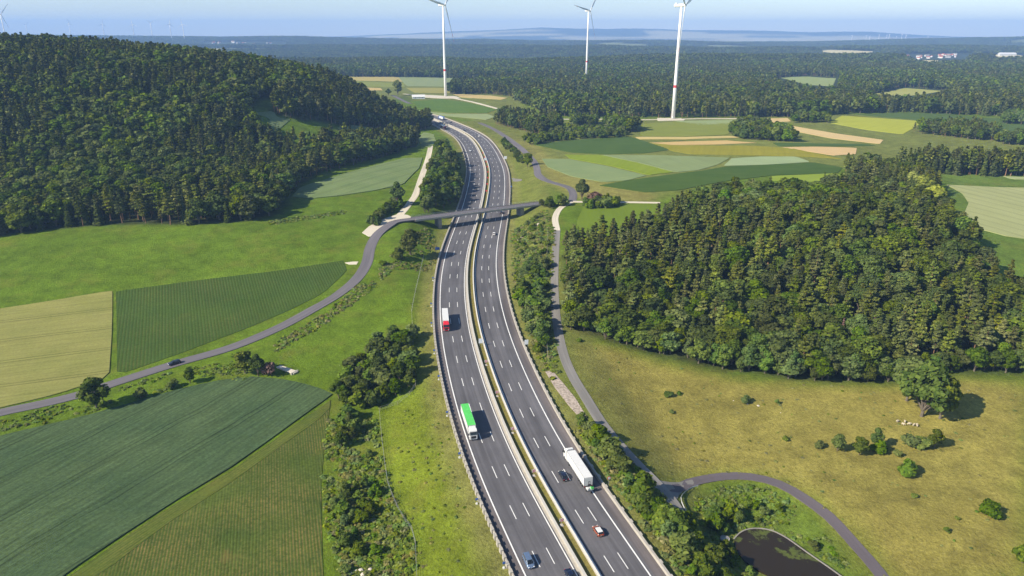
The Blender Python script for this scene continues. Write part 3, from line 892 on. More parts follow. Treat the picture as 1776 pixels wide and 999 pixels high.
for l in (-3.75, 3.75):
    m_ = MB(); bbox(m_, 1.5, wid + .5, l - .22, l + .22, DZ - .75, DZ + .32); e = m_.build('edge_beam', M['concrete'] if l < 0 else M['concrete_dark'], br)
    m_ = MB()
    for a in np.arange(2, wid, 2.5):
        p = bpt(a, l); m_.tube((p[0], p[1], DZ + .3), (p[0], p[1], DZ + 1.25), .04, n=5)
    for h in (.75, 1.25):
        p, q_ = bpt(2, l), bpt(wid, l); m_.tube((p[0], p[1], DZ + h), (q_[0], q_[1], DZ + h), .05, n=5)
    m_.build('railing', M['steel'], br)
tt = None
bs, bl_ = axis_st(*np.array([bpt(a, 0) for a in np.linspace(0, wid, 200)]).T)
a_mid = np.linspace(0, wid, 200)[np.argmin(np.abs(bl_))]
m_ = MB()
for l in (-1.7, 1.7):
    p = bpt(a_mid, l); m_.tube((p[0], p[1], DZ - 9), (p[0], p[1], DZ - 1.36), .45, .5, 12)
m_.build('pier', M['concrete'], br)
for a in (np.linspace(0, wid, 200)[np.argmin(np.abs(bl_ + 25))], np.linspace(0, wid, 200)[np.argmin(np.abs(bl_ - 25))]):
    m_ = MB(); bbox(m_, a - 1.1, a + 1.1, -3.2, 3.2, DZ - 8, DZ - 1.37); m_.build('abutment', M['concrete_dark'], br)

TR = [(992, 350), (972, 361), (963, 378), (966, 400), (964, 430), (962, 470), (962, 510), (966, 560), (976, 610), (992, 650), (1016, 690), (1041, 730), (1066, 762), (1102, 802), (1140, 840), (1163, 866), (1190, 908)]
trw = [at(*p)[:2] for p in TR]
ribbon('farm_track', [BR - bd * 1, BR + bd * 6] + [at(968, 350)[:2], at(992, 349)[:2]], 2.4, M['asphalt_pale'], .14)
ribbon('farm_track', trw[3:], 1.9, M['asphalt_pale'], .12)
ribbon('gravel_track', trw[:4], 1.9, M['gravel'], .14)
ribbon('farm_track', [at(*p)[:2] for p in [(1148, 846), (1175, 848), (1202, 836), (1250, 827), (1300, 827), (1350, 839), (1400, 868), (1445, 903), (1492, 955), (1530, 1000), (1550, 1030)]], 1.75, asphalt_mat('track_tarmac', (.105, .09, .098), streak=.1), .16)
sheet_j = sheet('track_junction', wpoly([(1128, 828), (1150, 836), (1172, 838), (1200, 832), (1208, 842), (1188, 850), (1178, 858), (1172, 872), (1150, 858)]), M['asphalt_pale'], .18, 3.); tag(sheet_j, kind='structure')
ribbon('minor_road', [at(*p)[:2] for p in [(832, 213), (858, 225), (885, 243), (910, 263), (926, 280), (931, 292), (934, 304), (950, 314), (985, 325), (994, 337), (992, 350)]], 2.7, M['asphalt_old'], .14)
ribbon('gravel_track', [at(*p)[:2] for p in [(640, 404), (660, 391), (690, 376), (711, 352), (722, 335), (732, 305), (744, 268), (747, 252)]], 2.3, M['gravel'], .16)
tag(sheet('gravel_yard', wpoly([(628, 404), (640, 393), (664, 380), (690, 372), (704, 372), (716, 378), (692, 386), (664, 396), (652, 408), (642, 412)]), M['gravel'], .2, 4.), kind='structure')
tag(sheet('gravel_pad', wpoly([(598, 456), (622, 453), (620, 459), (600, 459)]), M['gravel'], .2, 4.), kind='structure')
ribbon('gravel_track', [at(*p)[:2] for p in [(994, 350), (1040, 351), (1090, 351), (1145, 352)]], 1.8, M['gravel'], .2)
ribbon('gravel_track', [at(*p)[:2] for p in [(700, 163), (740, 167), (775, 169), (815, 176), (864, 189)]], 3., M['gravel'], .3)
ribbon('gravel_track', [at(*p)[:2] for p in [(680, 165), (698, 174), (712, 180)]], 3., M['asphalt_old'], .3)
ribbon('gravel_track', [at(*p)[:2] for p in [(965, 207), (1040, 207), (1110, 208), (1168, 207), (1230, 206), (1290, 206)]], 2.6, M['gravel'], .3)
tag(sheet('turbine_pad', wpoly([(710, 164), (745, 165), (790, 167), (800, 171), (770, 171), (720, 168)]), M['gravel'], .35, 8.), kind='structure')
tag(sheet('turbine_pad', wpoly([(1140, 205), (1180, 205), (1190, 209), (1140, 210)]), M['gravel'], .35, 8.), kind='structure')
tag(sheet('stone_bank', wpoly([(946, 645), (957, 642), (976, 664), (999, 692), (1020, 728), (1012, 732), (985, 702), (962, 672)]), paint('rubble_bank', (.34, .285, .235), .95, .1, .6, 1.4), .12, 3.), kind='structure')
tag(sheet('access_spur', wpoly([(888, 309), (905, 311), (905, 314), (890, 315)]), M['asphalt_pale'], .25, 4.), kind='structure')

# pond
PW = wpoly([(1272, 938), (1284, 924), (1304, 918), (1335, 921), (1362, 935), (1398, 962), (1438, 990), (1462, 1008), (1440, 1060), (1370, 1060), (1330, 1000), (1300, 985), (1280, 962)])
PZ = float(np.min(Hg(PW[:, 0], PW[:, 1]))) + .15
PZ = float(Hg(*PW.mean(0))) + .75
print('pond', PW.mean(0), PZ, Hg(PW[:, 0], PW[:, 1]))
mw, nt, b, L = base_mat('pond_water')
co = coords(nt); nn = noise(nt, co, .11, 5, .65); n2 = noise(nt, co, .9, 4, .7)
sx = nt.nodes.new('ShaderNodeSeparateXYZ'); L(co, sx.inputs[0])
edge = maprange(nt, math_(nt, 'ADD', math_(nt, 'MULTIPLY', sx.outputs['Y'], 1.), math_(nt, 'MULTIPLY', sx.outputs['X'], .62)), float(PW[6][1] + .62 * PW[6][0]) - 12, float(PW[6][1] + .62 * PW[6][0]) - 1, -.50, .11)
k = maprange(nt, math_(nt, 'ADD', nn, edge), .55, .62, 0, 1); k = math_(nt, 'MULTIPLY', k, maprange(nt, n2, .35, .6, .2, 1))
b.inputs['Specular IOR Level'].default_value = .22
L(mixc(nt, k, (.024, .018, .011), (.10, .13, .02)), b.inputs['Base Color']); L(maprange(nt, k, 0, 1, .06, .8), b.inputs['Roughness'])
bump(nt, b, noise(nt, co, 2., 2), .04, .05)
tag(sheet('pond_water', PW, mw, 0., 3., .5, zfun=lambda x, y: np.full(np.shape(x), PZ)), kind='structure')
rim = smooth(resample(PW[:8], 1.2), 3)
tag(ribbon('pond_kerb', rim, .17, M['concrete_dark'], .16, 1.2, 2, .6, zs=lambda p: np.full(len(p), PZ)), kind='structure')

# ------------------------------------------------------------------ trees: prototypes
def cards(c, nrm, size, rng, jit=.35, asp=1.):
    """bent irregular leaf-clump faces"""
    n = len(c)
    nrm = nrm + rng.normal(0, jit, (n, 3)); nrm /= np.linalg.norm(nrm, axis=1)[:, None] + 1e-9
    u = np.cross(nrm, rng.normal(size=(n, 3))); u /= np.linalg.norm(u, axis=1)[:, None] + 1e-9
    v = np.cross(nrm, u)
    s = np.asarray(size).reshape(-1, 1) * np.ones((n, 1))
    k = [(-.5, -.42), (.5, -.5), (.45, .5), (-.5, .45)]
    P = []
    for a, b in k:
        P.append(c + u * s * (a + rng.uniform(-.15, .15, (n, 1))) + v * s * asp * (b + rng.uniform(-.15, .15, (n, 1))) - nrm * s * rng.uniform(0, .3, (n, 1)))
    V = np.stack(P, 1).reshape(-1, 3)
    i = np.arange(n)[:, None] * 4
    return V, np.concatenate([i, i + 1, i + 2, i + 3], 1)


def sph(rng, n, up=.25):
    d = rng.normal(size=(n, 3)); d[:, 2] += up
    return d / np.linalg.norm(d, axis=1)[:, None]


def trunk_mb(h, r0, r1, limbs, rng, lean=.02):
    b = MB(); n = 7; secs = []
    for t in np.linspace(0, 1, 6):
        r = r0 * (1 - t) + r1 * t + (r0 * .5 * max(0, .12 - t) / .12)
        ox, oy = lean * h * sin(2.3 * t), lean * h * sin(3.1 * t + 1) * t
        secs.append([(ox + r * cos(2 * pi * i / n), oy + r * sin(2 * pi * i / n), h * t - (.3 if t == 0 else 0)) for i in range(n)])
    b.loft(secs)
    for p, q, r in limbs: b.tube(p, q, r, r * .35, 5, caps=False)
    return b


def crown_broad(rng, n, h, r, base, lobes, size, low=False):
    cz = (h + base) / 2; hz = (h - base) / 2
    Lc = []; 
    for k in range(lobes):
        a = 2 * pi * (k * .618) + rng.uniform(-.4, .4); t = rng.uniform(-.75, .85); rr = r * .62 * sqrt(max(.05, 1 - .75 * t * t)) * rng.uniform(.65, 1.1)
        Lc.append((rr * cos(a), rr * sin(a), cz + hz * .72 * t, r * rng.uniform(.32, .5)))
    Lc.append((0, 0, h - r * .42, r * .45)); Lc.append((0, 0, cz, r * .55))
    Lc = np.array(Lc)
    w = Lc[:, 3] ** 2; w /= w.sum()
    m = int(n * 1.8)
    li = rng.choice(len(Lc), m, p=w)
    d = sph(rng, m, .2)
    c = Lc[li, :3] + d * Lc[li, 3:4] * rng.uniform(.72, 1.08, (m, 1)) * np.array([1, 1, .9])
    dist = np.linalg.norm(c[:, None] - Lc[None, :, :3], axis=2) / Lc[None, :, 3]
    dist[np.arange(m), li] = 9
    keep = (dist.min(1) > .68)
    c, d = c[keep][:n], d[keep][:n]
    V, q = cards(c, d + np.array([0, 0, .3]), size * rng.uniform(.6, 1.3, len(c)), rng)
    limbs = [((0, 0, base * .8), tuple(x[:3]), .05 * r) for x in Lc[:6]]
    return V, q, limbs


def crown_pine(rng, n, h, r, base, size):
    C = []; D = []; limbs = []
    np_ = 15 + int(rng.integers(6)); per = max(3, n // np_)
    for k in range(np_):
        t = (k + rng.uniform(0, .8)) / np_
        z = base + (h - base) * t
        R = r * (1.0 - .82 * t ** 1.5) * rng.uniform(.55, 1.15) * (.65 + .35 * min(1, t * 4))
        a = k * 2.4 + rng.uniform(-.5, .5)
        px, py = R * .62 * cos(a), R * .62 * sin(a)
        if t > .9: px = py = 0
        d = sph(rng, per, .35); pr = max(.5, R * .62)
        C.append(np.array([px, py, z]) + d * np.array([pr, pr, .36 * pr + .15]) * rng.uniform(.55, 1.05, (per, 1))); D.append(d * np.array([.6, .6, 1.]) + np.array([0, 0, .45]))
        limbs.append(((0, 0, z - .35), (px, py, z), .07))
    C = np.concatenate(C); D = np.concatenate(D)
    V, q = cards(C, D, size * rng.uniform(.6, 1.25, len(C)), rng, .4)
    return V, q, limbs


def crown_spruce(rng, n, h, r, base, size):
    C = []; D = []; S = []
    lev = 15; per = max(4, n // lev)
    for k in range(lev):
        t = k / (lev - .4); z0 = base + (h - base) * t; R = r * (1 - t) ** .85 * rng.uniform(.85, 1.1) + .15
        m = max(3, int(per * (.35 + 1.2 * (1 - t))))
        a = rng.uniform(0, 2 * pi, m); q = rng.uniform(.25, 1, m) ** .7
        C.append(np.stack([R * q * np.cos(a), R * q * np.sin(a), z0 - .28 * R * q + rng.uniform(-.25, .25, m)], 1))
        D.append(np.stack([np.cos(a) * .75, np.sin(a) * .75, np.full(m, .8)], 1)); S.append(np.full(m, .6 + .5 * (1 - t)))
    C = np.concatenate(C); D = np.concatenate(D); S = np.concatenate(S)
    V, q = cards(C, D, size * S * rng.uniform(.8, 1.2, len(C)), rng, .3)
    return V, q, []


HIDE = bpy.data.collections.new('tree_stock')      # never linked to the scene: only a store for the woods' instances
PROTO = {}
STOCK = []        # ordered objects for the woods


def reg(kind, lod, V, q, limbs, lm, bm_, h, r0, seed):
    rng = np.random.default_rng(seed)
    cr = np_mesh(kind + '_crown', V, q, [lm])
    tb = trunk_mb(h * .8, r0, r0 * .35, limbs if lod == 0 else [], rng)
    tr = tb.mesh(kind + '_trunk', bm_)
    # joined copy for the woods
    nv = len(V)
    tv = np.array(tb.v); fs = [list(map(int, f)) for f in q] + [[i + nv for i in f] for f in tb.f]
    jm = np_mesh('%s_whole_%d' % (kind, lod), np.vstack([V, tv]), fs, [lm, bm_], [0] * len(q) + [1] * len(tb.f))
    o = bpy.data.objects.new('stock_%03d' % len(STOCK), jm); HIDE.objects.link(o); STOCK.append(o)
    PROTO.setdefault((kind, lod), []).append((tr, cr, len(STOCK) - 1))


for v in range(5):
    r = np.random.default_rng(100 + v)
    for lod, n, sz in ((0, 1250, .95), (1, 330, 1.75), (2, 130, 2.5)):
        if lod == 2 and v > 2: continue
        rr = np.random.default_rng(100 + v)
        h = 16 + rr.uniform(-1, 1.5); R = 5.6 + rr.uniform(-.6, .8)
        V, q, lb = crown_broad(rr, n, h, R, 2.2, 11 + v, sz)
        reg('broadleaf_tree', lod, V, q, lb, M['broad'], M['bark'], h, .32, v)
    if v < 3:
        for lod, n, sz in ((0, 1100, .8),):
            rr = np.random.default_rng(300 + v)
            V, q, lb = crown_broad(rr, n, 14, 4.6, 1.2, 12, sz); reg('pale_broadleaf_tree', lod, V, q, lb, M['pale_broad'], M['bark'], 14, .26, v)
    for lod, n, sz in ((0, 900, .85), (1, 260, 1.5), (2, 120, 2.0)):
        if lod == 2 and v > 2: continue
        rr = np.random.default_rng(200 + v)
        h = 19 + rr.uniform(-1.5, 1.5); R = 3.3 + rr.uniform(-.4, .6)
        V, q, lb = crown_pine(rr, n, h, R, h * rr.uniform(.28, .42), sz)
        reg('pine_tree', lod, V, q, lb, M['pine'], M['bark_pine'], h, .24, v)
    if v < 4:
        for lod, n, sz in ((0, 620, 1.0), (1, 210, 1.7), (2, 110, 2.1)):
            if lod == 2 and v > 1: continue
            rr = np.random.default_rng(400 + v)
            h = 20 + rr.uniform(-2, 2); R = 3.0 + rr.uniform(-.3, .5)
            V, q, lb = crown_spruce(rr, n, h, R, 1.2, sz); reg('spruce_tree', lod, V, q, lb, M['spruce'], M['bark'], h, .24, v)
    if v < 4:
        for lod, n, sz in ((0, 420, .55), (1, 120, 1.0)):
            rr = np.random.default_rng(500 + v)
            V, q, lb = crown_broad(rr, n, 3.2 + .3 * v, 2.1, -.2, 6, sz); reg('leafy_bush', lod, V, q, lb[:4], M['bushleaf'], M['bark'], 2.2, .09, v)
for nm, mt, seed, h, R, n, sz in (('lime_tree', 'lime', 600, 13, 4.4, 1100, .8), ('reddish_shrub', 'purple', 610, 4.5, 3.2, 420, .55)):
    rr = np.random.default_rng(seed); V, q, lb = crown_broad(rr, n, h, R, .8 if h > 6 else -.1, 10, sz); reg(nm, 0, V, q, lb, M[mt], M['bark'], h, .25, 1)
rr = np.random.default_rng(620); V, q, lb = crown_spruce(rr, 520, 19, 2.6, 1.2, .9); reg('dying_spruce', 0, V, q, lb, M['purple'], M['bark'], 19, .22, 1)
# far clump of tree tops (one small stand) and ground weeds
for v in range(3):
    rr = np.random.default_rng(700 + v); C = []; D = []
    for k in range(9):
        a, b_ = rr.uniform(-15, 15, 2); hh = rr.uniform(13, 21); m = 26
        d = sph(rr, m, .3); rad = rr.uniform(2.6, 4.6)
        C.append(np.array([a, b_, hh - rad * 1.3]) + d * np.array([rad, rad, rad * 1.6])); D.append(d)
    V, q = cards(np.concatenate(C), np.concatenate(D), 3.0, rr)
    o = bpy.data.objects.new('stock_%03d' % len(STOCK), np_mesh('far_stand', V, q, [M['spruce'] if v else M['broad']])); HIDE.objects.link(o); STOCK.append(o)
    PROTO.setdefault(('far_stand', 2), []).append((None, None, len(STOCK) - 1))
for v in range(6):
    rr = np.random.default_rng(800 + v); m = 34
    d = sph(rr, m, .6); d[:, 2] = np.abs(d[:, 2])
    V, q = cards(d * np.array([.8, .8, .55]) * rr.uniform(.4, 1, (m, 1)), d + np.array([0, 0, .5]), .42, rr)
    o = bpy.data.objects.new('stock_%03d' % len(STOCK), np_mesh('weed_clump', V, q, [M['weed'] if v < 4 else M['dryweed']])); HIDE.objects.link(o); STOCK.append(o)
    PROTO.setdefault(('weed' if v < 4 else 'dryweed', 0), []).append((None, None, len(STOCK) - 1))


def scatter(poly, sp, rng=RNG, jit=.48):
    poly = np.asarray(poly)
    x0, y0 = poly.min(0); x1, y1 = poly.max(0)
    xs, ys = np.meshgrid(np.arange(x0, x1 + sp, sp), np.arange(y0, y1 + sp, sp * .87))
    xs = xs + (np.arange(xs.shape[0]) % 2)[:, None] * sp * .5
    p = np.stack([xs.ravel(), ys.ravel()], 1) + rng.uniform(-jit, jit, (xs.size, 2)) * sp
    return p[pip(p[:, 0], p[:, 1], poly)]


TREES = []   # dicts of countable trees


def add_tree(kind, x, y, h, label, cat, group=None, wide=1.0, single=False, rz=None):
    TREES.append(dict(kind=kind, x=x, y=y, h=h, label=label, cat=cat, group=group, wide=wide, single=single, rz=RNG.uniform(0, 6.28) if rz is None else rz))


HNAT = {'broadleaf_tree': 16., 'pale_broadleaf_tree': 14., 'pine_tree': 19., 'spruce_tree': 20., 'leafy_bush': 3.4, 'lime_tree': 13., 'reddish_shrub': 4.5, 'dying_spruce': 19.}

# --- woods: trees on the hillside and in the right-hand wood
def wood(polypx, sp, mixf, place, tag_, edge_light=False):
    w = wpoly(polypx)
    p = scatter(w, sp)
    n1 = fbm(p[:, 0] / 60., p[:, 1] / 60., 50); n2 = fbm(p[:, 0] / 45., p[:, 1] / 45., 61); u = RNG.uniform(0, 1, len(p))
    for k in range(len(p)):
        kind, h = mixf(n1[k], n2[k], u[k], p[k])
        add_tree(kind, p[k, 0], p[k, 1], h, None, 'tree', tag_, RNG.uniform(1.0, 1.5))


def mix_left(a, b, u, p):
    q = a + (u - .5) * .35
    if q > .55: return 'pine_tree', RNG.uniform(12, 19)
    if q > .48: return 'spruce_tree', RNG.uniform(13, 20)
    return 'broadleaf_tree', RNG.uniform(11, 17)


def mix_right(a, b, u, p):
    q = a + (u - .5) * .35
    if q > .5: return 'pine_tree', RNG.uniform(10, 17.5)
    if q > .455: return 'spruce_tree', RNG.uniform(9, 18)
    return ('broadleaf_tree' if u < .72 else 'pale_broadleaf_tree'), RNG.uniform(8, 15)


def mix_edge(a, b, u, p):
    return ('pale_broadleaf_tree', RNG.uniform(6, 11)) if u < .45 else ('broadleaf_tree', RNG.uniform(6, 11))


def mix_conif(a, b, u, p):
    return ('pine_tree', RNG.uniform(15, 20)) if u < .6 else (('spruce_tree', RNG.uniform(14, 20)) if u < .85 else ('broadleaf_tree', RNG.uniform(11, 15)))


wood(HILLW, 6.9, mix_left, 'hill', 'hill')
wood([(556, 300), (620, 285), (690, 266), (728, 250), (715, 240), (690, 243), (650, 249), (600, 247), (560, 253), (530, 262)], 5.6, mix_left, 'hill', 'hill')
wood(TIPW, 5.4, mix_conif, 'tip', 'tip')
wood([(985, 560), (980, 440), (1012, 424), (1080, 410), (1140, 398), (1185, 368), (1250, 344), (1320, 341), (1400, 344), (1470, 327), (1610, 345), (1690, 440), (1716, 496), (1790, 506), (1790, 635), (1640, 635), (1550, 650), (1400, 648), (1230, 628), (1060, 582)], 6.4, mix_right, 'right', 'right')
wood([(981, 572), (984, 558), (1060, 580), (1230, 627), (1400, 647), (1550, 649), (1640, 634), (1790, 636), (1790, 652), (1640, 648), (1550, 664), (1400, 661), (1230, 639), (1060, 592)], 4.2, mix_edge, 'edge', 'edge')
wood([(1465, 300), (1500, 296), (1560, 300), (1616, 318), (1630, 350), (1560, 350), (1480, 335)], 5.8, mix_right, 'right', 'right')
wood([(1545, 290), (1600, 287), (1700, 290), (1790, 294), (1790, 306), (1700, 305), (1620, 302)], 5.4, mix_conif, 'belt', 'belt')
# copses and hedges
def clump(px, sp, kind, hlo, hhi, tag_, cat='tree', wide=(.85, 1.2)):
    for p in scatter(wpoly(px), sp):
        k = kind if isinstance(kind, str) else kind[int(RNG.integers(len(kind)))]
        add_tree(k, p[0], p[1], RNG.uniform(hlo, hhi), None, cat, tag_, RNG.uniform(*wide))


clump([(736, 372), (770, 362), (792, 352), (797, 312), (788, 285), (776, 262), (762, 262), (754, 290), (744, 320), (730, 350)], 5.2, ['broadleaf_tree', 'broadleaf_tree', 'pale_broadleaf_tree'], 8, 13, 'strip')
clump([(857, 217), (880, 222), (940, 236), (978, 226), (972, 216), (930, 212), (890, 206), (870, 204)], 6., ['broadleaf_tree', 'pine_tree', 'pine_tree'], 11, 17, 'copse_a')
clump([(905, 246), (925, 252), (990, 243), (1085, 238), (1084, 230), (1040, 226), (985, 226), (940, 238)], 7., ['broadleaf_tree', 'leafy_bush'], 5, 9, 'hedge_a')
clump([(1060, 226), (1100, 232), (1106, 224), (1080, 214), (1050, 218)], 7., 'broadleaf_tree', 12, 16, 'hedge_a')
clump([(994, 220), (1036, 221), (1034, 213), (996, 212)], 7.5, 'broadleaf_tree', 11, 14, 'copse_b')
clump([(1258, 232), (1300, 243), (1376, 246), (1362, 232), (1330, 222), (1290, 216)], 6.5, ['broadleaf_tree', 'leafy_bush', 'broadleaf_tree'], 8, 13, 'spur')
clump([(1362, 213), (1436, 214), (1440, 208), (1400, 203)], 8, 'broadleaf_tree', 9, 13, 'spur_b')
clump([(1578, 230), (1660, 240), (1722, 245), (1728, 236), (1690, 222), (1620, 222)], 7., ['broadleaf_tree', 'pine_tree'], 10, 15, 'grove')
clump([(1728, 250), (1790, 254), (1790, 242), (1730, 240)], 7., 'broadleaf_tree', 8, 13, 'grove')
clump([(1735, 216), (1790, 217), (1790, 208), (1740, 208)], 8., 'pale_broadleaf_tree', 12, 16, 'grove_b')
clump([(652, 598), (690, 574), (714, 580), (722, 640), (714, 676), (668, 700), (612, 728), (585, 700), (600, 652)], 4.6, ['broadleaf_tree', 'broadleaf_tree', 'leafy_bush'], 4, 7.5, 'thicket', 'tree', (1., 1.4))
clump([(580, 760), (600, 720), (625, 730), (622, 760), (595, 785), (576, 800)], 4.2, ['broadleaf_tree', 'leafy_bush'], 3, 5.5, 'thicket')
clump([(588, 838), (640, 828), (666, 868), (650, 888), (622, 940), (600, 945), (578, 890)], 4.4, ['leafy_bush', 'pale_broadleaf_tree', 'leafy_bush'], 2., 4.4, 'thicket_b', 'shrub', (1., 1.4))
clump([(648, 396), (700, 356), (700, 350), (680, 352), (640, 385)], 4., ['broadleaf_tree', 'leafy_bush'], 3.5, 6, 'yard_hedge')
clump([(1008, 362), (1060, 362), (1076, 352), (1066, 348), (1040, 352), (1010, 356)], 3.8, ['broadleaf_tree', 'leafy_bush'], 4, 6.5, 'meadow_hedge', 'shrub')
clump([(932, 360), (955, 364), (985, 357), (990, 350), (968, 350), (940, 354)], 4.6, ['broadleaf_tree', 'leafy_bush'], 4, 6.5, 'bridge_bush', 'shrub')
clump([(868, 252), (880, 262), (905, 288), (915, 284), (890, 256), (872, 244)], 5., ['leafy_bush', 'broadleaf_tree'], 3, 5, 'road_bushes', 'shrub')
clump([(985, 735), (1010, 750), (1075, 830), (1105, 880), (1170, 960), (1210, 1010), (1260, 1010), (1200, 940), (1130, 870), (1080, 815), (1030, 752), (1005, 728)], 3.4, ['leafy_bush', 'pale_broadleaf_tree', 'leafy_bush', 'leafy_bush'], 3., 6., 'bank', 'shrub', (1., 1.35))
clump([(898, 480), (925, 450), (945, 460), (945, 600), (935, 620), (915, 570), (900, 520)], 4.2, ['leafy_bush', 'pale_broadleaf_tree', 'leafy_bush'], 3.2, 6.5, 'cut', 'shrub', (1., 1.4))
clump([(893, 400), (945, 370), (950, 440), (900, 470)], 7., ['leafy_bush'], 1.4, 3., 'cut', 'shrub', (1., 1.5))
clump([(1222, 905), (1240, 880), (1275, 885), (1290, 905), (1270, 925), (1245, 935)], 3.6, ['leafy_bush', 'broadleaf_tree'], 3, 5.5, 'pond', 'shrub')
clump([(1275, 880), (1330, 878), (1345, 895), (1330, 912), (1290, 908)], 3.4, 'leafy_bush', 1.4, 2.6, 'pond', 'shrub', (1., 1.6))
clump([(1258, 945), (1275, 965), (1310, 1000), (1330, 1015), (1290, 1015), (1262, 985), (1245, 955)], 3.4, 'leafy_bush', 1.5, 3., 'pond', 'shrub')

# --- lone trees and shrubs: kind, base pixel, height m, width factor, label
LONE = [
 ('broadleaf_tree', 168, 708, 11.5, 1.15, 'round dense tree standing on the verge where the country road runs off the edge'),
 ('leafy_bush', 245, 690, 3.6, 1.2, 'small dark bush by the rounded edge of the blue green cereal'),
 ('broadleaf_tree', 330, 664, 6.5, .9, 'bushy small tree above the crown of the blue green cereal'),
 ('leafy_bush', 300, 672, 3.0, 1.4, 'low bush left of the small bushy tree over the cereal'),
 ('broadleaf_tree', 425, 648, 10., 1.05, 'spreading dark tree beside the bend of the country road'),
 ('broadleaf_tree', 448, 652, 8.5, 1.0, 'tree grown together with the spreading tree, next to the pale slab'),
 ('reddish_shrub', 466, 650, 5.5, .9, 'greyish red shrub at the foot of the spreading tree'),
 ('broadleaf_tree', 712, 442, 14, 1.15, 'broad tree on the bank just below the overpass'),
 ('leafy_bush', 690, 448, 5., 1.3, 'bush nestling against the broad tree below the overpass'),
 ('leafy_bush', 664, 460, 3., 1.3, 'small bush on the road bank below the broad tree'),
 ('broadleaf_tree', 690, 357, 15, .9, 'upright tree beside the gravel track above the yard'),
 ('broadleaf_tree', 915, 290, 13, .95, 'dark tree on the verge between motorway and minor road'),
 ('broadleaf_tree', 1009, 346, 13, 1.1, 'round green tree behind the pale track junction'),
 ('reddish_shrub', 1033, 348, 6.5, 1.3, 'reddish shrub beside the round green tree'),
 ('broadleaf_tree', 690, 165, 26, 1.0, 'big round tree alone among the fields beyond the bend'),
 ('broadleaf_tree', 674, 166, 11, 1.3, 'low bushy tree left of the big round tree'),
 ('lime_tree', 1592, 356, 20, 1.1, 'yellow green tree at the far edge of the large wood'),
 ('lime_tree', 1614, 372, 19, 1.1, 'yellow green tree with a fuller crown facing the mint field'),
 ('lime_tree', 1576, 344, 19, 1.0, 'yellow green tree half hidden behind two others'),
 ('broadleaf_tree', 1598, 722, 20, 1.15, 'big tree standing out of the wood edge into the dry pasture'),
 ('broadleaf_tree', 1630, 726, 16.5, 1.1, 'tree joined to the big tree, casting its shadow on the pasture'),
 ('broadleaf_tree', 1572, 695, 16, 1.15, 'tree between the wood and the big pasture tree'),
 ('broadleaf_tree', 1452, 782, 6.5, .95, 'round small tree at the head of the pasture thicket'),
 ('broadleaf_tree', 1490, 789, 7, .95, 'pale crowned tree in the middle of the pasture thicket'),
 ('broadleaf_tree', 1518, 776, 7., .8, 'tree behind the pale crowned one in the pasture thicket'),
 ('leafy_bush', 1524, 784, 4., 1.2, 'bush at the right foot of the pasture thicket'),
 ('leafy_bush', 1420, 776, 2.2, 1.3, 'low bush trailing off the pasture thicket'),
 ('leafy_bush', 1578, 772, 4., 1.3, 'pale bush of the second thicket near the sheep'),
 ('broadleaf_tree', 1620, 776, 6.5, 1.0, 'small tree ending the second thicket near the sheep'),
 ('leafy_bush', 1600, 776, 4., 1.3, 'bush in the middle of the second thicket near the sheep'),
 ('leafy_bush', 1556, 790, 2.2, 1.2, 'small bush between the two pasture thickets'),
 ('leafy_bush', 1572, 823, 4.2, 1.2, 'solitary dark bush below the pasture thickets'),
 ('leafy_bush', 1716, 893, 4.6, 1.15, 'solitary pale bush on the lower dry pasture'),
 ('leafy_bush', 1772, 975, 4.4, 1.2, 'bush cut by the edge of the picture on the dry pasture'),
 ('leafy_bush', 1293, 698, 2.6, 1.3, 'bush on the stony patch of the dry pasture'),
 ('leafy_bush', 1348, 700, 1.6, 1.2, 'tiny bush right of the stony patch'),
 ('leafy_bush', 1160, 687, 2., 1.6, 'low double bush on the upper dry pasture'),
 ('leafy_bush', 1178, 684, 1.4, 1.4, 'tuft beside the low double bush'),
 ('leafy_bush', 1165, 716, 1.2, 1.4, 'dark tuft below the low double bush'),
 ('leafy_bush', 1362, 763, 1.4, 1.4, 'dark tuft in the middle of the dry pasture'),
 ('leafy_bush', 1586, 862, 1.3, 1.4, 'dark tuft below the solitary dark bush'),
 ('leafy_bush', 1005, 592, 1.6, 1.4, 'small bush on the grass corner beside the grey track'),
 ('leafy_bush', 1660, 900, 1., 1.4, 'tiny tuft left of the solitary pale bush'),
 ('leafy_bush', 1642, 922, 1.3, 1.4, 'tuft on the lowest part of the dry pasture'),
 ('leafy_bush', 1352, 885, 2., 1.2, 'dark bush on the grassy bank over the pond'),
 ('leafy_bush', 1412, 950, 1.8, 1.8, 'spreading bush beside the pond kerb'),
 ('leafy_bush', 624, 958, 3., 1.3, 'bush by the pale rubble at the bottom of the field edge'),
 ('leafy_bush', 652, 958, 2.4, 1.2, 'bush between the rubble and the wire fence'),
 ('leafy_bush', 640, 790, 1.8, 1.4, 'small bush on the slope beside the wire fence'),
 ('leafy_bush', 600, 990, 2., 1.4, 'weedy bush at the lower end of the grass track'),
]
LONE += [('dying_spruce', 1456, 600, 13, .9, 'reddish brown dying spruce among green crowns of the large wood'), ('dying_spruce', 1510, 592, 13, .9, 'reddish brown dying spruce right of the first one in the large wood'),
 ('dying_spruce', 1250, 560, 14, .8, 'brownish thin spruce at the left of the large wood')]
for k, px, py, h, wd, lab in LONE:
    p = at(px, py); add_tree(k, p[0], p[1], h, lab, 'tree' if k != 'leafy_bush' and k != 'reddish_shrub' else 'bush', None, wd, True)

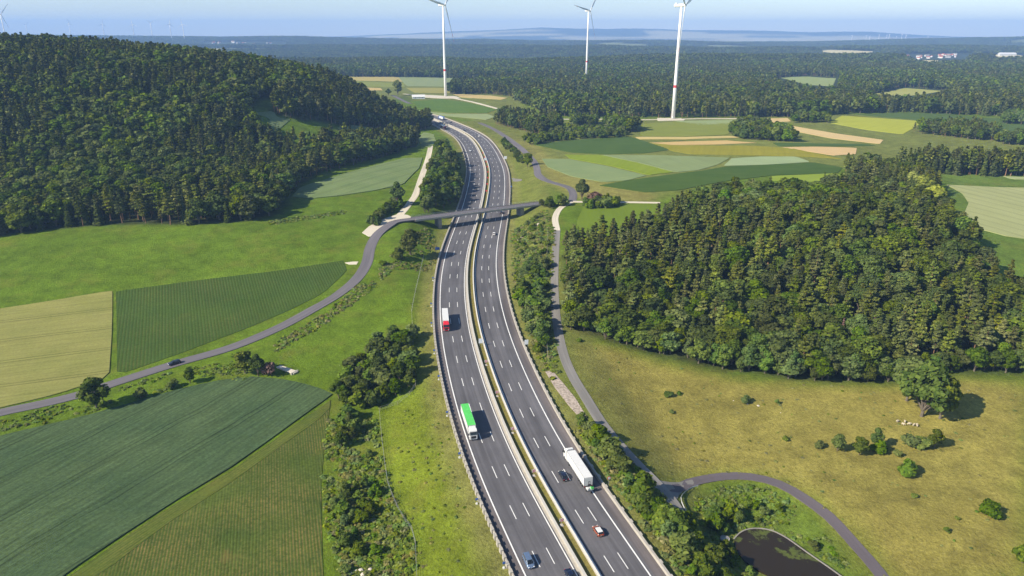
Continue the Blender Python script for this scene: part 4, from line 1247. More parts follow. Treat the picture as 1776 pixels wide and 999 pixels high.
GROUPS = {   # group tag -> (group phrase, label pattern)
 'hill': ('trees of the wooded hillside', '{k} packed among the dark wood that covers the left hillside'),
 'tip': ('trees of the wood ending at the bend', '{k} in the tall dark wood that ends at the motorway bend'),
 'right': ('trees of the large wood', '{k} inside the large dense wood right of the motorway'),
 'edge': ('trees along the lower edge of the large wood', '{k} with low leafy crown along the pasture edge of the large wood'),
 'belt': ('trees of the wood behind the mint field', '{k} of the long wood belt behind the mint field'),
 'strip': ('trees between gravel track and motorway', '{k} in the tree strip between the gravel track and the motorway'),
 'copse_a': ('trees of the copse right of the bend', '{k} of the copse beside the minor road right of the bend'),
 'hedge_a': ('trees of the long hedge', '{k} in the long hedge above the dark green wedge field'),
 'copse_b': ('trees of the round dark copse', '{k} of the round dark copse behind the long hedge'),
 'spur': ('trees of the bushy spur', '{k} on the bushy spur amid the patchwork of fields'),
 'spur_b': ('trees before the yellow green field', '{k} at the left end of the bright yellow green field'),
 'grove': ('trees of the grove at the dark green field', '{k} of the grove below the dark green field'),
 'grove_b': ('pale trees over the dark green field', '{k} of the pale grove beyond the dark green field'),
 'thicket': ('trees of the thicket by the green slope', '{k} in the thicket between the fields and the motorway slope'),
 'thicket_b': ('shrubs beside the young maize', '{k} in the scrub to the right of the young maize'),
 'yard_hedge': ('hedge of the gravel yard', '{k} in the hedge behind the gravel yard'),
 'meadow_hedge': ('hedge of the lush meadow', '{k} in the hedge along the small lush meadow'),
 'bridge_bush': ('bushes at the end of the overpass', '{k} in the bushes where the overpass lands'),
 'road_bushes': ('bushes between motorway and minor road', '{k} in the row between the motorway and the minor road'),
 'bank': ('shrubs on the motorway bank', '{k} on the bank between motorway barrier and grey track'),
 'cut': ('shrubs of the cutting', '{k} on the slope of the cutting below the grey track'),
 'pond': ('shrubs around the pond', '{k} growing round the dark pond'),
}
NICE = {'broadleaf_tree': 'round leafy tree', 'pale_broadleaf_tree': 'pale green leafy tree', 'pine_tree': 'reddish stemmed pine', 'spruce_tree': 'pointed dark spruce', 'leafy_bush': 'leafy bush'}

MASS = []     # x, y, z, scale xyz, rot, stock index  -> the woods as one mass


def mass_add(kind, lod, x, y, h, wide, sink=.15):
    pr = PROTO[(kind, lod)]; k = pr[int(RNG.integers(len(pr)))][2]
    s = h / HNAT.get(kind, 1.)
    MASS.append((x, y, float(Hg(x, y)) - sink, s * wide, s * wide, s, RNG.uniform(0, 6.28), k))


def place_tree(t):
    pr = PROTO[(t['kind'], 0)]; tr, cr, _ = pr[int(RNG.integers(len(pr)))]
    r = empty(t['kind'], (t['x'], t['y'], float(Hg(t['x'], t['y'])) - .15), t['rz'])
    s = t['h'] / HNAT[t['kind']]; r.scale = (s * t['wide'], s * t['wide'], s)
    for nm, me in (('trunk', tr), ('crown', cr)):
        o = bpy.data.objects.new(nm, me); COL.objects.link(o); o.parent = r
    if t['single']: tag(r, t['label'], t['cat'])
    else:
        g = GROUPS[t['group']]; tag(r, g[1].format(k=NICE.get(t['kind'], 'leafy tree')), t['cat'], g[0])


# the ones nearest the camera become objects of their own, the rest one mass
LIMIT = {'broadleaf_tree': 290, 'pine_tree': 290, 'spruce_tree': 200, 'pale_broadleaf_tree': 150, 'leafy_bush': 290, 'lime_tree': 20, 'reddish_shrub': 20, 'dying_spruce': 10}
cnt = {}
for t in sorted(TREES, key=lambda t: (not t['single'], np.hypot(t['x'], t['y']) / t['h'] if t['group'] not in ('hill', 'right') else np.hypot(t['x'], t['y']) / t['h'] * 1.0)):
    c = cnt.get(t['kind'], 0)
    u_ = (t['x'] * F / max(1., t['y'] * cos(PIT) + (CAMH) * sin(PIT))) + CX
    vis = -40 < u_ < 1816
    if c < LIMIT[t['kind']] and (vis or t['single']):
        cnt[t['kind']] = c + 1; place_tree(t)
    else:
        d = np.hypot(t['x'], t['y'])
        lod = 0 if d < 620 or (t['kind'], 1) not in PROTO else 1
        mass_add(t['kind'], lod, t['x'], t['y'], t['h'], t['wide'])
from collections import Counter
print('trees', len(TREES), cnt, Counter(t['group'] for t in TREES))

# far woods
FARP = [np.array([hit_ramp(*q) for q in [(560, 121), (588, 122), (742, 127), (742, 110), (560, 110)]]), [(742, 122), (800, 122), (880, 130), (910, 134), (1000, 140), (1000, 122), (880, 112), (742, 112)],
        [(780, 164), (830, 163), (880, 166), (908, 182), (955, 203), (1000, 203), (1160, 204), (1300, 204), (1390, 203), (1480, 197), (1560, 195), (1700, 201), (1790, 206), (1790, 120), (1000, 120), (900, 140), (785, 150)]]
CLEAR = [[(1340, 136), (1400, 131), (1460, 135), (1456, 168), (1395, 166), (1345, 150)], [(1500, 166), (1568, 151), (1650, 157), (1640, 170), (1605, 184), (1560, 186), (1510, 180)]]
clw = [wpoly(c) for c in CLEAR]


def in_any(p, polys):
    m = np.zeros(len(p), bool)
    for w in polys: m |= pip(p[:, 0], p[:, 1], w)
    return m


def near_far(p):     # frustum wedge
    return np.abs(p[:, 0]) < p[:, 1] * .76 + 60


WED = np.array([(-200, 885), (1050, 885), (2900, 3600), (-2900, 3600), (-1100, 1300)])
fw = [wpoly(q_) for q_ in FARP]
p = scatter(WED, 8.5); p = p[near_far(p) & (p[:, 1] < 2300)]
farok = in_any(p, fw) | (p[:, 1] > 1750)
zz = p[farok & ~in_any(p, clw)]
nn_ = fbm(zz[:, 0] / 180., zz[:, 1] / 180., 77) + RNG.normal(0, .1, len(zz))
def put_mass(zz, kinds, lods, hs):
    for kname in set(kinds):
        m = kinds == kname
        pr = PROTO[(kname, lods)]
        idx = np.array([q_[2] for q_ in pr])[RNG.integers(len(pr), size=m.sum())]
        s = hs[m] / HNAT.get(kname, 1.); wd = RNG.uniform(.95, 1.4, m.sum())
        zg = Hg(zz[m, 0], zz[m, 1]) - .3
        MASS.extend(zip(zz[m, 0], zz[m, 1], zg, s * wd, s * wd, s, RNG.uniform(0, 6.28, m.sum()), idx))
put_mass(zz, np.where(nn_ > .62, 'pine_tree', np.where(nn_ > .46, 'spruce_tree', 'broadleaf_tree')), 2, RNG.uniform(13, 21, len(zz)))
n_mid = len(zz)
p = scatter(np.array([(-4200, 2250), (4200, 2250), (6600, 8600), (-6600, 8600)]), 27.); p = p[near_far(p)]
opn = fbm(p[:, 0] / 900., p[:, 1] / 350., 41)
qq = p[(~((opn > .61) & (p[:, 1] > 4000))) & ~in_any(p, [wpoly(c) for c in ([(1412, 88), (1440, 86), (1522, 89), (1515, 101), (1430, 101)], [(1560, 94), (1690, 92), (1690, 112), (1604, 118), (1560, 106)], [(1700, 95), (1790, 94), (1790, 106), (1715, 108)], [(355, 85), (388, 84), (388, 93), (358, 94)], [(350, 73), (500, 73), (500, 80), (350, 81)])])]
put_mass(qq, np.full(len(qq), 'far_stand'), 2, RNG.uniform(.8, 1.15, len(qq)))
print('far trees', n_mid, len(qq), 'mass', len(MASS))


def gn_scatter(name, rows, label, cat):
    R_ = np.array(rows, float)
    me = bpy.data.meshes.new(name); me.vertices.add(len(R_)); me.vertices.foreach_set('co', R_[:, :3].astype(np.float32).ravel())
    a = me.attributes.new('sc', 'FLOAT_VECTOR', 'POINT'); a.data.foreach_set('vector', R_[:, 3:6].astype(np.float32).ravel())
    a = me.attributes.new('rt', 'FLOAT_VECTOR', 'POINT'); a.data.foreach_set('vector', np.c_[np.zeros((len(R_), 2)), R_[:, 6]].astype(np.float32).ravel())
    a = me.attributes.new('ix', 'INT', 'POINT'); a.data.foreach_set('value', R_[:, 7].astype(np.int32))
    o = link(bpy.data.objects.new(name, me))
    ng = bpy.data.node_groups.new(name, 'GeometryNodeTree')
    ng.interface.new_socket('Geometry', in_out='INPUT', socket_type='NodeSocketGeometry'); ng.interface.new_socket('Geometry', in_out='OUTPUT', socket_type='NodeSocketGeometry')
    gi = ng.nodes.new('NodeGroupInput'); go = ng.nodes.new('NodeGroupOutput'); L = ng.links.new
    ip = ng.nodes.new('GeometryNodeInstanceOnPoints'); ci = ng.nodes.new('GeometryNodeCollectionInfo'); ci.inputs['Collection'].default_value = HIDE
    ci.inputs['Separate Children'].default_value = True; ci.inputs['Reset Children'].default_value = True
    def na(nm, ty):
        n = ng.nodes.new('GeometryNodeInputNamedAttribute'); n.data_type = ty; n.inputs[0].default_value = nm; return n.outputs[0]
    mp = ng.nodes.new('GeometryNodeMeshToPoints')
    L(gi.outputs[0], mp.inputs[0]); L(mp.outputs[0], ip.inputs['Points']); L(ci.outputs[0], ip.inputs['Instance']); ip.inputs['Pick Instance'].default_value = True
    L(na('ix', 'INT'), ip.inputs['Instance Index']); L(na('sc', 'FLOAT_VECTOR'), ip.inputs['Scale'])
    er = ng.nodes.new('FunctionNodeEulerToRotation'); L(na('rt', 'FLOAT_VECTOR'), er.inputs[0]); L(er.outputs[0], ip.inputs['Rotation'])
    L(ip.outputs[0], go.inputs[0])
    m = o.modifiers.new('scatter', 'NODES'); m.node_group = ng
    return tag(o, label, cat, None, 'stuff')


gn_scatter('woodland', MASS, 'dense mixed woodland covering the hill and the distance', 'woodland')

# weeds and rough grass on banks and verges
WEED = []
def weeds(px, sp, kinds, lo=.6, hi=1.5, thr=0.):
    p = scatter(wpoly(px), sp)
    nz = fbm(p[:, 0] / 9., p[:, 1] / 9., 90)
    p = p[nz > thr]
    S_, L_ = axis_st(p[:, 0], p[:, 1]); p = p[np.abs(L_) > 20]
    for q_ in p:
        k = kinds[int(RNG.integers(len(kinds)))]; pr = PROTO[(k, 0)]; s = RNG.uniform(lo, hi)
        WEED.append((q_[0], q_[1], float(Hg(*q_)) - .02, s * 1.2, s * 1.2, s, RNG.uniform(0, 6.28), pr[int(RNG.integers(len(pr)))][2]))
W, D_ = 'weed', 'dryweed'
weeds([(568, 730), (650, 715), (668, 800), (690, 880), (722, 940), (722, 1020), (600, 1020), (562, 900), (560, 790)], 1.5, [W, W, W, W, W, D_], .7, 1.6, .36)
weeds([(885, 400), (948, 362), (962, 400), (958, 560), (975, 660), (940, 660), (912, 560), (890, 480)], 1.9, [W, W, D_], .7, 1.8, .35)
weeds([(985, 740), (1050, 750), (1120, 830), (1190, 910), (1290, 1010), (1180, 1020), (1090, 880), (1030, 800)], 1.7, [W, W, W, D_], .7, 1.8, .3)
weeds([(1192, 850), (1250, 842), (1320, 842), (1372, 866), (1430, 925), (1480, 990), (1450, 985), (1370, 930), (1300, 912), (1262, 935), (1285, 990), (1230, 950)], 1.5, [W, W, W], .5, 1.3, .4)
weeds([(470, 598), (560, 545), (650, 470), (690, 440), (700, 452), (650, 500), (560, 565), (480, 612)], 2., [W, W, D_], .7, 1.6, .3)
weeds([(0, 728), (150, 690), (300, 645), (430, 605), (430, 660), (330, 668), (150, 718), (0, 752)], 1.8, [W, W], .5, 1.3, .45)
weeds([(725, 400), (745, 395), (770, 450), (750, 470), (660, 470), (680, 440)], 2., [W, D_], .6, 1.5, .4)
weeds([(755, 480), (765, 640), (800, 790), (840, 880), (895, 1020), (725, 1020), (725, 930), (676, 840), (660, 712), (720, 680), (722, 560), (740, 480)], 3.2, [W, W, D_], .3, .8, .5)
weeds([(468, 383), (600, 365), (600, 371), (470, 391)], 1.6, [W], .8, 1.7, .2)
weeds(MEADOW, 9., [W], .25, .55, .55)
weeds(BRIGHT, 6., [W], .25, .5, .5)
weeds(PASTURE, 5.0, [W, D_, D_], .3, .8, .5)
gn_scatter('rough_grass', WEED, 'tall weeds and rough grass on the banks', 'grass')
print('weeds', len(WEED))


# ------------------------------------------------------------------ vehicles (local x points forward)
def wheel(parent, x, y, r, w, mt=None):
    b = MB(); b.tube((x, y - w / 2, r), (x, y + w / 2, r), r, r, 14); t = b.build('wheel', M['tyre'], parent)
    b = MB(); sd = 1 if y > 0 else -1; b.tube((x, y + sd * (w / 2 - .02), r), (x, y + sd * (w / 2 + .02), r), r * .62, r * .5, 10); b.build('rim', M['rim'], t)


def rsec(x, hw, z0, z1, k=.16, top=1.):
    """rounded cross section at station x"""
    k = min(k, (z1 - z0) * .45); ht = hw * top
    return [(x, -hw + k, z0), (x, hw - k, z0), (x, hw, z0 + k), (x, hw, z1 - k) if top == 1 else (x, ht + (hw - ht) * .3, z1 - k), (x, ht - k, z1), (x, -ht + k, z1), (x, -hw, z1 - k) if top == 1 else (x, -ht - (hw - ht) * .3, z1 - k), (x, -hw, z0 + k)]


def make_car(name, paintm, roofm, label, style='hatch'):
    Lc, hw = {'hatch': (3.9, .86), 'van': (4.6, .92), 'sedan': (4.6, .90), 'estate': (4.7, .90)}[style]
    H = {'hatch': 1.45, 'van': 1.75, 'sedan': 1.42, 'estate': 1.5}[style]
    r = empty(name); tag(r, label, 'car')
    f, k = Lc / 2, -Lc / 2
    hood = .92 if style != 'van' else 1.05
    bonnet = {'hatch': f - .95, 'van': f - .85, 'sedan': f - 1.25, 'estate': f - 1.25}[style]
    tail = {'hatch': k + .12, 'van': k + .08, 'sedan': k + .85, 'estate': k + .12}[style]
    b = MB()
    st = [(f, .80, .36, .62), (f - .12, .95, .24, .72), (f - .5, 1, .2, .84), (bonnet + .1, 1, .2, hood), (0, 1, .2, hood + .02), (k + .8, 1, .2, hood + .03), (k + .12, .96, .26, hood), (k, .85, .36, hood - .12)]
    b.loft([rsec(x, hw * q, z0, z1) for x, q, z0, z1 in st]); b.build('body', paintm, r, smooth_=False)
    b = MB()
    b.loft([rsec(bonnet + .12, hw * .86, hood - .06, hood + .02, .03), rsec(bonnet - .55, hw * .93, hood - .06, H - .06, .08, .82), rsec(0, hw * .95, hood - .06, H - .05, .08, .82), rsec(tail + .35, hw * .93, hood - .06, H - .08, .08, .82), rsec(tail, hw * .86, hood - .06, hood + .03 if style == 'sedan' else hood + .12, .03)])
    b.build('windows', M['glass'], r)
    b = MB(); x1, x0 = bonnet - .62, tail + (.3 if style != 'sedan' else .45)
    hr = hw * .78
    b.loft([[(x0, -hr * .95, H - .10), (x0, hr * .95, H - .10), (x0, hr * .9, H - .05), (x0, -hr * .9, H - .05)], [(x0 + .2, -hr, H - .09), (x0 + .2, hr, H - .09), (x0 + .2, hr * .94, H), (x0 + .2, -hr * .94, H)],
            [(x1 - .2, -hr, H - .09), (x1 - .2, hr, H - .09), (x1 - .2, hr * .94, H), (x1 - .2, -hr * .94, H)], [(x1, -hr * .97, H - .10), (x1, hr * .97, H - .10), (x1, hr * .92, H - .04), (x1, -hr * .92, H - .04)]])
    b.build('roof', roofm, r)
    for xx in (.55 * (x0 + x1) / 2 + .1, x1 - .1):
        pass
    for sgn in (-1, 1):
        b = MB()
        for (xa, za, xb, zb) in ((bonnet + .05, hood, x1, H - .07), (0., hood, 0., H - .07), (tail + .05, hood, x0, H - .07)):
            b.tube((xa, sgn * hw * .9, za), (xb, sgn * hw * .79, zb), .045, n=5)
        b.build('pillar', paintm, r)
        b = MB(); b.box((f - .10, sgn * hw * .68, .66), (.18, .34, .14)); b.build('headlight', M['lamp'], r, .02)
        b = MB(); b.box((k + .03, sgn * hw * .74, .80), (.1, .26, .16)); b.build('tail_light', M['tail'], r, .02)
        b = MB(); b.box((bonnet - .1, sgn * (hw + .09), hood + .06), (.12, .18, .14)); b.build('mirror', paintm, r, .02)
        for x in (f - .8, k + .75): wheel(r, x, sgn * (hw - .09), .32, .22)
    for nm, x in (('number_plate', f + .005), ('number_plate', k - .005)):
        b = MB(); b.box((x, 0, .52), (.03, .5, .11)); b.build(nm, M['white'], r)
    return r


def make_truck(name, cabm, sidem, roofm, label, cat='truck'):
    r = empty(name); tag(r, label, cat)
    b = MB(); b.box((6.2, 0, .78), (4.0, .95, .3)); b.box((-1.5, 0, .98), (13.2, 1.0, .22)); b.build('chassis', M['black'], r)
    # cab: rounded prism, front leaning back a little
    b = MB()
    prof = [(8.22, .45), (8.3, 1.2), (8.2, 2.05), (7.75, 3.35), (7.3, 3.62), (5.95, 3.70), (5.95, .55)]
    for y in (-1.22, 1.22): pass
    V = [(x, -1.22, z) for x, z in prof] + [(x, 1.22, z) for x, z in prof]; n = len(prof)
    b.add(V, [tuple(range(n)), tuple(range(2 * n - 1, n - 1, -1))] + [(i, i + n, (i + 1) % n + n, (i + 1) % n) for i in range(n)])
    cab = b.build('cab', cabm, r, .10)
    def slab(nm, x0, z0, x1, z1, hw, mt, par, out=.02):
        d = Vector((x1 - x0, 0, z1 - z0)).normalized(); nx_ = Vector((d.z, 0, -d.x)) * out
        V = []
        for q in (0, 1):
            for (x, z) in ((x0, z0), (x1, z1)):
                for y in (-hw, hw): V.append((x + nx_.x * q * 2 - nx_.x, y, z + nx_.z * q * 2 - nx_.z))
        bb = MB(); bb.add(V, [(0, 1, 3, 2), (4, 6, 7, 5), (0, 2, 6, 4), (1, 5, 7, 3), (0, 4, 5, 1), (2, 3, 7, 6)]); return bb.build(nm, mt, par)
    slab('windscreen', 8.21, 2.02, 7.86, 3.02, 1.08, M['glass'], cab, .035)
    slab('sun_visor', 7.98, 3.06, 8.22, 2.98, 1.1, M['black'], cab, .03)
    slab('grille', 8.30, .95, 8.25, 1.75, .8, M['black'], cab, .03)
    b = MB(); b.box((6.55, 0, 3.82), (1.2, 2.2, .5), top=(.55, .86), shift=(-.25, 0)); b.build('roof_deflector', cabm, r, .08)
    for sg in (-1, 1):
        b = MB(); b.box((7.35, sg * 1.235, 2.45), (.9, .03, .8)); b.build('side_window', M['glass'], cab, .01)
        b = MB(); b.box((8.0, sg * 1.45, 2.35), (.16, .3, .75)); b.tube((7.9, sg * 1.2, 2.6), (8.0, sg * 1.4, 2.6), .03, n=5); b.build('mirror', M['black'], cab)
        b = MB(); b.box((8.27, sg * .92, .82), (.1, .4, .22)); b.build('headlight', M['lamp'], cab, .02)
        b = MB(); b.box((5.4, sg * 1.12, 1.0), (1.3, .16, .75)); b.build('side_skirt', cabm, r, .03)
        for x, w_ in ((7.2, .34), (3.9, .58)): wheel(r, x, sg * (1.22 - w_ / 2), .5, w_)
    t = MB(); t.box((-1.45, 0, 2.52), (13.6, 2.55, 2.70)); tr = t.build('trailer', sidem, r, .03)
    t = MB(); t.box((-1.45, 0, 3.90), (13.56, 2.5, .05))
    for x in np.arange(-7.6, 5.2, 1.3): t.box((x, 0, 3.935), (.09, 2.48, .03))
    t.build('trailer_roof', roofm, tr)
    for sg in (-1, 1):
        for x in (-3.9, -5.2, -6.5): wheel(tr, x, sg * .98, .5, .46)
        t = MB(); t.box((-8.27, sg * .64, 2.5), (.03, 1.22, 2.5)); t.build('rear_door', sidem, tr)
        t = MB(); t.box((-8.27, sg * 1.05, 1.02), (.06, .35, .14)); t.build('tail_light', M['tail'], tr)
        t = MB(); t.box((-1.2, sg * 1.22, .92), (4.6, .05, .5)); t.build('side_guard', M['rim'], tr)
    t = MB()
    for sg in (-1, 1):
        t.box((-1.45, sg * 1.27, 3.86), (13.66, .07, .12)); t.box((-1.45, sg * 1.28, 1.2), (13.66, .05, .16))
        for x in (-8.25, 5.34): t.box((x, sg * 1.255, 2.52), (.1, .1, 2.72))
    t.build('edge_trim', M['steel'], tr)
    t = MB(); t.box((-8.2, 0, .62), (.12, 2.3, .16)); t.build('rear_bumper', M['black'], tr)
    return r


def ground_at(px, py): return at(px, py)


def put_on_motorway(o, px, py, towards, dz=.05):
    """stands on the motorway where the photo shows it, in line with the lane"""
    p = hit_ramp(px, py); S_, L_ = axis_st(*p[:, None]); s = float(S_[0]); l = float(L_[0])
    x, y, tx, ty = axis_at(s)
    o.location = (x + ty * l, y - tx * l, float(ramp(y)) + dz)
    k = 1 if not towards else -1
    gx_, gy_, gtx, gty = axis_at(s + 4); sl_ = float(ramp(gy_) - ramp(y)) / 4
    o.rotation_euler = (0, -k * math.atan(sl_), math.atan2(k * ty, k * tx))
    print(o.name, 'lat %.1f' % l)
    return o


T = make_truck
put_on_motorway(T('articulated_truck', M['red'], M['white'], M['white'], 'articulated truck with a red cab and a white trailer in the oncoming lane'), 773, 562, True)
put_on_motorway(T('articulated_truck', M['white'], M['white'], M['green'], 'white articulated truck whose trailer has a bright green roof'), 813.5, 741, True)
tw = put_on_motorway(T('articulated_truck', M['white'], M['white'], M['white'], 'all white articulated truck driving away with a forklift hung on its tail'), 1001, 819, False)
put_on_motorway(T('articulated_truck', M['blue'], M['signgrey'], M['blue'], 'blue and white truck far away at the bend, heading away'), 766, 207, False)
put_on_motorway(T('articulated_truck', M['darkred'], M['black'], M['blackpaint'], 'black truck coming out of the shadow of the wood at the bend'), 769, 224, True)
C_ = make_car
put_on_motorway(C_('passenger_car', M['steelblue'], M['steelblue'], 'steel blue estate car next to the oncoming edge line', 'van'), 916.5, 977, True)
put_on_motorway(C_('passenger_car', M['darkblue'], M['darkblue'], 'dark blue car at the very bottom beside the median', 'sedan'), 990, 1003, True)
put_on_motorway(C_('passenger_car', M['orange'], M['white'], 'copper orange small car with a white roof', 'hatch'), 1037, 924, False)
put_on_motorway(C_('passenger_car', M['blackpaint'], M['darkblue'], 'dark car overtaking the all white truck', 'sedan'), 977, 828, False)
put_on_motorway(C_('passenger_car', M['white'], M['white'], 'white car just past the shadow of the overpass', 'hatch'), 857, 407, False)
put_on_motorway(C_('passenger_car', M['blackpaint'], M['blackpaint'], 'dark car right under the overpass edge on the outbound lanes', 'sedan'), 870, 370, False)
put_on_motorway(C_('passenger_car', M['white'], M['white'], 'white van on the outbound lanes near the bend', 'van'), 831, 237.5, False)
put_on_motorway(C_('passenger_car', M['blackpaint'], M['blackpaint'], 'dark car one lane left of the white van at the bend', 'estate'), 805.5, 227, False)
put_on_motorway(C_('passenger_car', M['darkblue'], M['darkblue'], 'dark car right behind the far blue and white truck', 'sedan'), 782, 213, False)
put_on_motorway(C_('passenger_car', M['white'], M['white'], 'white car left of the far blue and white truck', 'hatch'), 752.5, 206.5, False)
put_on_motorway(C_('passenger_car', M['signgrey'], M['glass'], 'pale car with a dark roof oncoming below the bend', 'sedan'), 815.5, 262, True)


def put_on_ground(o, px, py, px2, py2, dz=.15):
    p = at(px, py); q = at(px2, py2)
    o.location = (p[0], p[1], p[2] + dz); o.rotation_euler = (0, 0, math.atan2(q[1] - p[1], q[0] - p[0])); return o


put_on_ground(C_('passenger_car', M['blackpaint'], M['blackpaint'], 'black car alone on the country road by the dark green crop', 'estate'), 303, 632, 283, 638)
put_on_ground(C_('passenger_car', M['darkred'], M['darkred'], 'dark red car parked in the shade on the gravel yard', 'hatch'), 650, 386, 665, 381, .25)
put_on_ground(C_('passenger_car', M['white'], M['glass'], 'white car with dark windows on the shaded gravel track', 'hatch'), 714, 354, 718, 344, .25)

# forklift carried behind the white trailer
fk = empty('forklift'); tag(fk, 'green and white three wheeled forklift hung on the back of the white trailer', 'forklift')
b = MB(); b.box((-.1, 0, .95), (1.3, 1.9, .35)); b.box((-.55, .7, 1.25), (.5, .5, .5)); b.build('frame', M['white'], fk, .04)
b = MB(); b.box((-.45, -.55, 1.35), (.7, .75, .7)); b.build('engine_cover', M['green'], fk, .05)
b = MB()
for y in (-.25, .25): b.box((.45, y, 1.75), (.1, .09, 2.2))
b.box((.45, 0, 2.8), (.1, .6, .1)); b.build('mast', M['black'], fk)
b = MB(); b.box((-.4, .15, 2.35), (.85, .8, .07)); [b.tube((x, y, 1.3), (x, y, 2.35), .03, n=5) for x in (-.75, -.05) for y in (-.2, .5)]; b.build('canopy', M['black'], fk)
for sg in (-1, 1): wheel(fk, .35, sg * .92, .38, .26)
wheel(fk, -.85, .01, .36, .28)
for sg in (-1, 1):
    b = MB(); b.box((1.0, sg * .3, .80), (1.1, .12, .06)); b.build('fork', M['black'], fk)
bpy.context.view_layer.update()
R_ = tw.rotation_euler.to_matrix()
v_ = Vector(tw.location) + R_ @ Vector((-9.35, 0, .12)); fk.location = v_; fk.rotation_euler = tw.rotation_euler

# ------------------------------------------------------------------ wind turbines
def blade_mesh(Ln, n=10):
    b = MB(); secs = []
    for t in np.linspace(0, 1, n):
        ch = (1.6 if t < .06 else np.interp(t, [.06, .2, .6, 1], [1.8, 3.6, 1.9, .35])); th = np.interp(t, [0, .2, 1], [1.5, .8, .12]); z = 1.2 + t * Ln
        secs.append([(ch * .55 * cos(a) - ch * .12 * (t > .05), th * .5 * sin(a), z) for a in np.linspace(0, 2 * pi, 8, endpoint=False)])
    return b, secs


def make_turbine(name, hub, Ln, label, group=None, detail=True):
    r = empty(name); tag(r, label, 'wind turbine', group)
    fat = 1. if detail else 1.35
    secs = [[(q * cos(a), q * sin(a), z) for a in np.linspace(0, 2 * pi, 16, endpoint=False)] for z, q in ((-3, 2.35 * fat), (hub * .33, 2.1 * fat), (hub * .7, 1.7 * fat), (hub - 1.8, 1.25 * fat))]
    b = MB(); b.loft(secs); tw_ = b.build('tower', M['turbine'], r, smooth_=True)
    if detail:
        z0 = hub * .285; q = 2.19
        b = MB(); b.tube((0, 0, z0), (0, 0, z0 + 3.2), q, q - .03, 16); b.build('red_band', M['turbine_red'], tw_)
        b = MB(); b.tube((0, 0, -2), (0, 0, .6), 4.2, 3.6, 16); b.build('foundation', M['concrete'], tw_)
        b = MB(); b.box((0, -2.3, 2.2), (1.1, .25, 2.2)); b.build('door', M['signgrey'], tw_)
    # nacelle along x, rotor at +x
    b = MB(); b.loft([[(x, hw * cos(a) * (abs(cos(a)) ** -.4 if abs(cos(a)) > .05 else 1), hub + .4 + hw * .95 * sin(a)) for a in np.linspace(0, 2 * pi, 12, endpoint=False)] for x, hw in ((-9., 1.2), (-8.2, 1.9), (2., 2.0), (3.2, 1.5))])
    na = b.build('nacelle', M['turbine'], r)
    if detail:
        b = MB(); b.box((-6.5, 0, hub + 2.9), (2.6, 2.8, 1.0)); b.build('cooler', M['signgrey'], na)
    b = MB(); b.loft([[(x, q * cos(a), hub + .4 + q * sin(a)) for a in np.linspace(0, 2 * pi, 12, endpoint=False)] for x, q in ((3.2, 1.5), (4.2, 1.75), (5.4, 1.4), (6.2, .5))]); hb = b.build('hub', M['turbine'], r)
    return r, hb


def add_blades(r, hub, Ln, phase, detail=True):
    bb, secs = blade_mesh(Ln)
    red = [(.78, .86), (.93, 1.0)]
    me = None
    for k in range(3):
        b = MB(); b.loft(secs)
        if me is None:
            me = b.mesh('blade', M['turbine'])
        o = bpy.data.objects.new('blade', me); link(o, r); o.location = (4.6, 0, hub + .4)
        o.rotation_euler = Matrix.Rotation(phase + k * 2 * pi / 3, 3, 'X').to_euler() if True else None
        # airfoil chord lies in the rotor plane: local x of the section becomes y
        o.rotation_euler = (Matrix.Rotation(phase + k * 2 * pi / 3, 3, 'X') @ Matrix.Rotation(RAD(75), 3, 'Z')).to_euler()
        if detail:
            for t0, t1 in red:
                q = []
                for t in (t0, t1):
                    ch = np.interp(t, [.06, .2, .6, 1], [1.8, 3.6, 1.9, .35]) + .06; th = np.interp(t, [0, .2, 1], [1.5, .8, .12]) + .06
                    q.append([(ch * .55 * cos(a) - ch * .12, th * .5 * sin(a), 1.2 + t * Ln) for a in np.linspace(0, 2 * pi, 8, endpoint=False)])
                m_ = MB(); m_.loft(q); m_.build('red_stripe', M['turbine_red'], o)


def turbine(px, py, hub, Ln, yaw, phase, label, group=None, detail=True, d=None, hub_px=None, zbase=None):
    if d is None: p = at(px, py)
    else:
        r = ray(px, py); x = r[0] / r[1] * d; p = np.array([x, d, float(Hg(x, d))])
    if hub_px is not None:      # height of the hub above the base as seen in the photo
        r = ray(px, hub_px); zt = CAMH + r[2] / r[1] * p[1]; hub = zt - p[2]
    o, hb = make_turbine('wind_turbine', hub, Ln, label, group, detail); add_blades(o, hub, Ln, phase, detail)
    o.location = p; o.rotation_euler = (0, 0, yaw)
    print('turbine', p, hub)
    return o


